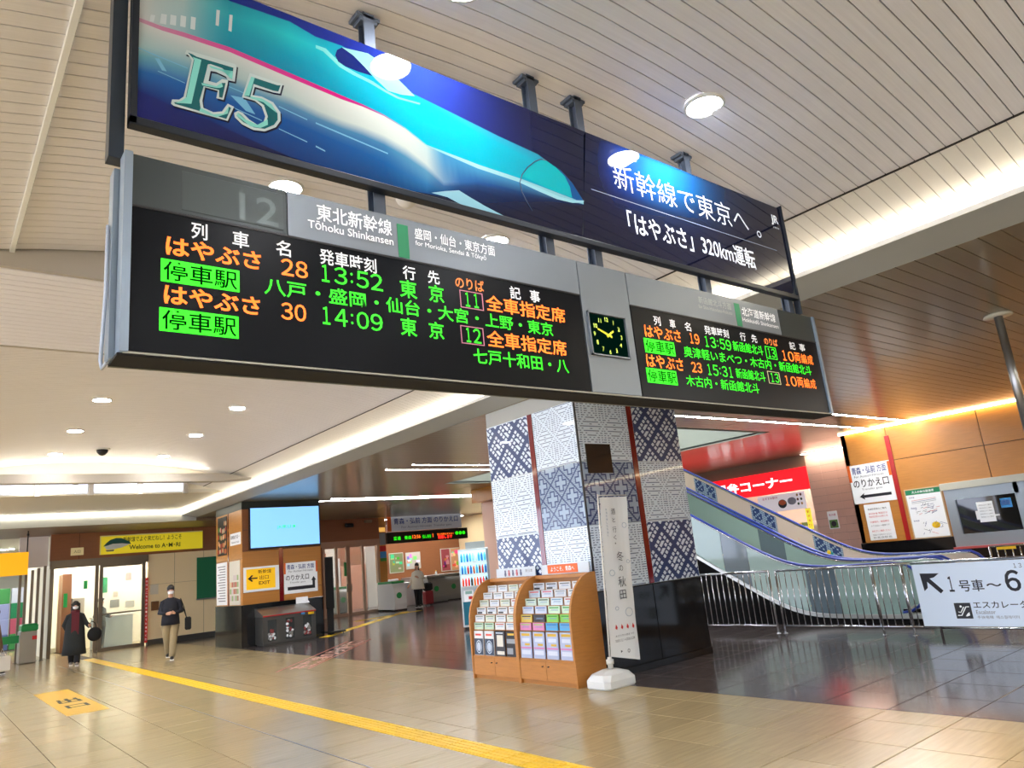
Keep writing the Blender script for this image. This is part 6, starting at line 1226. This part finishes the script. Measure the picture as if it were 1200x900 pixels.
# small ceiling fittings
t = thing('ceiling_dome', 'small glass dome fitting on the vault between board and banner', 'ceiling fitting', (3.22, 5.1, 4.99)); b = MB(); b.rings_z([(.10, zv(3.22)), (.10, zv(3.22)-.02), (.09, zv(3.22)-.05), (.05, zv(3.22)-.09), (.01, zv(3.22)-.10)], 3.22, 5.1, 20); b.build('dome', mat('fitting white', (226, 222, 214), .3), t)
t = thing('ceiling_dome', 'dark dome camera on the far vault above the lit beam', 'ceiling fitting', (3.03, 18.1, 4.99)); b = MB(); b.rings_z([(.16, 5.0), (.16, 4.97)], 3.03, 18.1, 20); b.build('base', white_p, t); b = MB(); b.rings_z([(.12, 4.97), (.11, 4.92), (.06, 4.86), (.01, 4.84)], 3.03, 18.1, 20); b.build('dome', black, t)
t = thing('pendant_camera', 'small dark pendant camera hanging before the clerestory windows', 'camera', (2.95, 21, 4.6)); b = MB(); b.tube([(2.95, 21, 5.0), (2.95, 21, 4.72)], .02, 8); b.build('stem', black, t); b = MB(); b.ell((2.95, 21, 4.66), .11, .11, .07, 12, 8); b.build('head', black, t)
# ---------------------------------------------------------------- people
def skinmesh(name, nodes, edges, m, parent, lv=2):
    # nodes: list of (x, y, z, r) ; grown with the Skin modifier and baked
    me = bpy.data.meshes.new(name); me.from_pydata([n[:3] for n in nodes], edges, []); o = bpy.data.objects.new(name, me); COL.objects.link(o)
    sk = o.modifiers.new('s', 'SKIN'); sk.use_smooth_shade = True
    for i, n in enumerate(nodes):
        d = me.skin_vertices[0].data[i]; r = n[3]; d.radius = (r if not isinstance(r, tuple) else r[0], r if not isinstance(r, tuple) else r[1]); d.use_root = (i == 0)
    sb = o.modifiers.new('u', 'SUBSURF'); sb.levels = lv; sb.render_levels = lv
    dg = bpy.context.evaluated_depsgraph_get(); m2 = bpy.data.meshes.new_from_object(o.evaluated_get(dg)); bpy.data.objects.remove(o); bpy.data.meshes.remove(me)
    m2.materials.clear(); m2.materials.append(m)
    for p in m2.polygons: p.use_smooth = True
    m2.name = name; r = link(name, m2, parent, (0, 0, 0)); return r
def person(label, loc, rz, H, hair, top, legs, shoe, P):
    # authored facing -Y, 1.75 m tall, feet on z = 0, then scaled through the coordinates
    k = H/1.75; t = thing('person', label, 'person', loc, rz)
    S = lambda x, y, z, r: (x*k, y*k, z*k, (tuple(q*k for q in r) if isinstance(r, tuple) else r*k))
    la, ra = P['larm'], P['rarm']; ll, rl = P['lleg'], P['rleg']
    N = [S(0, 0, .95, (.12, .085)), S(0, 0, 1.12, (.13, .09)), S(0, -.01, 1.32, (.13, .085)), S(0, 0, 1.44, (.09, .07)), S(0, -.01, 1.51, .052), S(0, -.02, 1.60, (.072, .085)), S(0, -.02, 1.68, (.066, .08))]
    Ed = [(0, 1), (1, 2), (2, 3), (3, 4), (4, 5), (5, 6)]
    for s, a in ((1, la), (-1, ra)):
        i = len(N); N += [S(s*.15, 0, 1.36, .045), S(*a[0], .042), S(*a[1], .030), S(*a[2], .033)]
        Ed += [(2, i), (i, i+1), (i+1, i+2), (i+2, i+3)]
        w_ = Vector(a[2]); d = (Vector(a[2])-Vector(a[1])).normalized(); sd = d.cross(Vector((0, 1, 0)) if abs(d.y) < .8 else Vector((0, 0, 1))).normalized()
        for f, L in ((-1.5, .068), (-.5, .08), (.5, .078), (1.5, .062)):
            p1 = w_+d*.035+sd*f*.017; p2 = p1+d*L*.6; p3 = p2+d*L*.3+Vector((0, -.02, -.012)); j = len(N)
            N += [S(*p1, .010), S(*p2, .009), S(*p3, .007)]; Ed += [(i+3, j), (j, j+1), (j+1, j+2)]
        p1 = w_-sd*.035*1+d*.0; p2 = p1+d*.045-sd*.012; j = len(N); N += [S(*p1, .011), S(*p2, .009)]; Ed += [(i+3, j), (j, j+1)]
    for s, a in ((1, ll), (-1, rl)):
        i = len(N); N += [S(s*.085, 0, .88, .07), S(*a[0], .058), S(*a[1], .040), S(a[1][0], a[1][1]-.10, a[1][2]-.045, .034)]
        Ed += [(0, i), (i, i+1), (i+1, i+2), (i+2, i+3)]
    skinmesh('body', N, Ed, skin_m, t, 2)
    hd = Vector((0, -.02, 1.64))*k
    # hair cap, ears, eyes, nose, mask
    b = MB(); b.ell((hd.x, hd.y+.034*k, hd.z+.05*k), .088*k, .092*k, .095*k, 16, 10)
    if P.get('long'): b.loft([[(hd.x+.095*k*math.cos(a_), hd.y+.045*k+.06*k*math.sin(a_), hd.z+z_*k) for a_ in [2*PI*q/14 for q in range(14)]] for z_ in (.03, -.08, -.2)])
    b.build('hair', hair_m, t, (0, 0, 0))
    for s in (-1, 1):
        b = MB(); b.ell((hd.x+s*.083*k, hd.y, hd.z-.01*k), .014*k, .02*k, .03*k, 8, 6); b.build('ear', skin_m, t, (0, 0, 0))
        b = MB(); b.ell((hd.x+s*.03*k, hd.y-.083*k, hd.z+.0*k), .013*k, .008*k, .007*k, 8, 6); b.build('eye', black, t, (0, 0, 0))
    b = MB(); b.ell((hd.x, hd.y-.09*k, hd.z-.025*k), .014*k, .018*k, .024*k, 8, 6); b.build('nose', skin_m, t, (0, 0, 0))
    if P.get('mask'):
        b = MB(); b.loft([[(hd.x+.072*k*math.cos(a_)*w2, hd.y-.01*k-.092*k*abs(math.sin(a_))-.004*k, hd.z+z_*k) for a_ in [PI*q/10 for q in range(11)]] for z_, w2 in ((-.015, .98), (-.05, 1.02), (-.085, .80))], cap=False); b.build('face_mask', mask_m, t, (0, 0, 0))
    else:
        b = MB(); b.ell((hd.x, hd.y-.085*k, hd.z-.055*k), .024*k, .008*k, .006*k, 8, 6); b.build('mouth', mat('lips', (160, 90, 84), .5), t, (0, 0, 0))
    if P.get('hat'): b = MB(); b.ell((hd.x, hd.y+.01*k, hd.z+.075*k), .105*k, .11*k, .045*k, 14, 8); b.build('cap', black, t, (0, 0, 0))
    # coat: torso loft plus sleeves
    hem = P['hem']; cw = P.get('cw', 1.)
    prof = [(1.475, .062, .06), (1.45, .11, .075), (1.41, .165, .095), (1.32, .195, .12), (1.10, .185*cw, .13*cw), (.95, .20*cw, .15*cw)]
    z = .80
    while z > hem+.05: prof.append((z, (.20+.06*(.95-z))*cw, (.155+.06*(.95-z))*cw)); z -= .15
    prof.append((hem, (.20+.075*(.95-hem))*cw, (.155+.07*(.95-hem))*cw))
    n = 20
    b = MB(); b.loft([[((x_*math.cos(2*PI*q/n))*k, (y_*math.sin(2*PI*q/n)*(1+.05*math.sin(5*q)*(zz < .9)))*k, zz*k) for q in range(n)] for zz, x_, y_ in prof][::-1], smooth=True)
    b.build('coat', top, t, (0, 0, 0))
    for s, a in ((1, la), (-1, ra)):
        b = MB(); w_ = Vector(a[1])*.7+Vector(a[2])*.3
        b.tube([Vector((s*.08, 0, 1.40))*k, Vector((s*.165, 0, 1.36))*k, Vector(a[0])*k, tuple(w_*k)], [.06*k, .072*k, .062*k, .05*k], 12); b.build('sleeve', top, t, (0, 0, 0))
    for s, a in ((1, ll), (-1, rl)):
        b = MB(); b.tube([Vector((s*.085, 0, .97))*k, Vector((s*.095, 0, .78))*k, Vector(a[0])*k, (Vector(a[0])*.15+Vector(a[1])*.85)*k, (Vector(a[1])+Vector((0, 0, -.02)))*k], [.10*k, .108*k, .086*k, .074*k, .072*k], 12); b.build('trouser_leg', legs, t, (0, 0, 0))
        b = MB(); f = Vector(a[1]); b.ell((f.x*k, (f.y-.06)*k, (f.z-.045)*k), .048*k, .135*k, .048*k, 12, 8); b.box((f.x-.045)*k, (f.x+.045)*k, (f.y-.18)*k, (f.y+.06)*k, (f.z-.095)*k, (f.z-.075)*k, 1); b.build('shoe', [shoe, mask_m], t, (0, 0, 0))
    return t
# facing towards the camera: direction to (0,0)
def face(x, y, extra=0): return math.atan2(-y, -x) + PI/2 + extra
navy_c = mat('dark navy coat', (22, 24, 34), .8); khaki = mat('khaki trousers', (150, 134, 100), .8); char = mat('charcoal coat', (34, 38, 38), .85); offw = mat('cream coat', (222, 214, 196), .8); brown_c = mat('brown coat', (110, 84, 58), .85)
m = (5.5, 22.2); a = face(*m)
t = person('man in dark jacket, khaki trousers and white mask, holding his hands at the waist', (m[0], m[1], 0), a, 1.93, hair_m, navy_c, khaki, black,
   dict(larm=[(.235, .02, 1.12), (.10, -.20, 1.09), (.06, -.25, 1.10)], rarm=[(-.235, .02, 1.12), (-.10, -.20, 1.09), (-.05, -.25, 1.10)], lleg=[(.07, -.12, .50), (.04, -.20, .10)], rleg=[(-.07, .0, .48), (-.05, .24, .14)], hem=.82, mask=1, cw=1.02))
b = MB(); b.box(-.035, .035, -.295, -.285, 1.20, 1.33, 0, .004); b.build('phone', black, None); ph = COL.objects[-1] if False else bpy.data.objects['phone']; ph.location = (m[0], m[1], 0); ph.rotation_euler = (0, 0, a); tag(ph, 'dark phone held by the man in the dark jacket', 'phone')
bg = thing('shoulder_bag', 'black bag hanging at the side of the man in khaki trousers', 'bag', (m[0], m[1], 0), a); b = MB(); b.box(.36, .52, -.06, .16, .72, 1.06, 0, .03); b.build('bag_body', blackm, bg, (0, 0, 0)); b = MB(); b.tube([(.40, -.05, 1.05), (.33, -.02, 1.35), (.25, .0, 1.57), (.3, .1, 1.35), (.40, .13, 1.05)], .012, 6); b.build('strap', blackm, bg, (0, 0, 0))
m = (3.67, 25.2); a = face(*m)
person('woman in a long dark coat, burgundy scarf and white mask, walking', (m[0], m[1], 0), a, 1.76, hair_m, char, mat('black trousers', (18, 18, 20), .8), mat('grey shoe', (120, 116, 110), .6),
   dict(larm=[(.27, .03, 1.14), (.36, -.10, 1.02), (.36, -.14, 1.05)], rarm=[(-.27, .06, 1.12), (-.20, .02, .98), (-.17, -.02, .95)], lleg=[(.09, -.08, .50), (.08, -.18, .10)], rleg=[(-.09, .04, .50), (-.06, .10, .11)], hem=.30, mask=1, long=1, cw=1.25))
sc_ = bpy.data.objects.new('scarf_holder', None); bpy.data.objects.remove(sc_)
wm = [o for o in bpy.data.objects if o.name.startswith('person') and o.get('label', '').startswith('woman in a long')][0]
b = MB(); b.rings_z([(.11, 1.44), (.12, 1.48), (.10, 1.53)], 0, -.01, 14); b.box(-.09, .10, -.185, -.15, .85, 1.46, 0, .012); b.build('scarf', mat('burgundy scarf', (92, 30, 38), .9), wm, (0, 0, 0))
b = MB(); b.loft([[(.118*math.cos(q*2*PI/16), .03+.105*math.sin(q*2*PI/16), z) for q in range(16)] for z in (1.46, 1.6, 1.72)]); b.build('hood', char, wm, (0, 0, 0))
bg = thing('handbag', 'black handbag on the arm of the woman in the long dark coat', 'bag', (m[0], m[1], 0), a); b = MB(); b.ell((.50, .0, .80), .19, .11, .20, 14, 10); b.build('bag_body', blackm, bg, (0, 0, 0)); b = MB(); b.tube([(.42, 0, .95), (.37, -.04, 1.13), (.42, -.03, 1.17), (.5, -.02, 1.12), (.54, 0, .95)], .013, 6); b.build('strap', blackm, bg, (0, 0, 0))
m = (18.0, 29.9); a = face(*m, -.35)
person('woman in a cream jacket and black trousers standing before the ticket gates', (m[0], m[1], 0), a, 1.95, hair_m, offw, mat('black trousers', (18, 18, 20), .8), black,
   dict(larm=[(.26, .03, 1.15), (.14, -.22, 1.16), (.08, -.26, 1.20)], rarm=[(-.25, .02, 1.12), (-.32, -.02, .95), (-.37, -.05, .88)], lleg=[(.08, -.02, .48), (.08, .0, .10)], rleg=[(-.08, .0, .48), (-.08, .02, .10)], hem=.72, cw=1.25, long=1))
su = thing('suitcase', 'red upright suitcase with a black bag on top by the ticket gates', 'suitcase', (18.75, 30.3, 0)); box('shell', mat('red case', (128, 28, 40), .4), su, 18.55, 18.98, 30.2, 30.45, .06, .66, .03)
for x in (18.6, 18.93):
    b = MB(); b.ell((x, 30.3, .032), .03, .03, .032, 8, 6); b.build('wheel', black, su)
b = MB(); b.tube([(18.65, 30.42, .66), (18.65, 30.42, 1.1), (18.88, 30.42, 1.1), (18.88, 30.42, .66)], .01, 6); b.build('handle', steel_d, su)
o = MB(); o.box(18.56, 18.97, 30.2, 30.40, .665, 1.03, 0, .06); o = o.build('travel_bag', blackm); tag(o, 'black soft bag standing on the red suitcase', 'bag')
m = (5.22, 30.5); a = face(*m, .9)
person('attendant in a dark uniform and cap behind the office glass door', (m[0], m[1], 0), a, 1.80, hair_m, mat('uniform green grey', (60, 66, 58), .8), mat('uniform trousers', (44, 50, 48), .8), black,
   dict(larm=[(.25, .02, 1.16), (.20, -.22, 1.10), (.18, -.30, 1.12)], rarm=[(-.25, .02, 1.16), (-.26, -.08, .93), (-.26, -.10, .86)], lleg=[(.08, -.02, .48), (.08, .0, .10)], rleg=[(-.08, .0, .48), (-.08, .02, .10)], hem=.78, hat=1))
m = (1.80, 25.6); a = face(*m, -1.4)
person('person in a brown coat leaning at the left edge of the frame', (m[0], m[1], 0), a, 1.75, hair_m, brown_c, mat('taupe trousers', (120, 104, 84), .8), black,
   dict(larm=[(.28, -.02, 1.12), (.34, -.12, .86), (.35, -.15, .78)], rarm=[(-.28, .02, 1.12), (-.30, -.10, .86), (-.30, -.15, .78)], lleg=[(.09, -.12, .50), (.08, -.26, .10)], rleg=[(-.08, .06, .50), (-.06, .24, .12)], hem=.62, cw=1.2))
t = thing('shopping_bag', 'pale shopping bag carried by the person in the brown coat', 'bag', (1.98, 25.2, .25)); b = MB(); b.box(1.82, 2.16, 25.1, 25.25, .12, .52, 0, .03); b.build('bag_body', mat('pale bag', (206, 200, 186), .6), t); b = MB(); b.tube([(1.9, 25.17, .52), (1.96, 25.17, .72), (2.06, 25.17, .52)], .01, 6); b.build('handle', mat('pale bag', (206, 200, 186), .6), t)
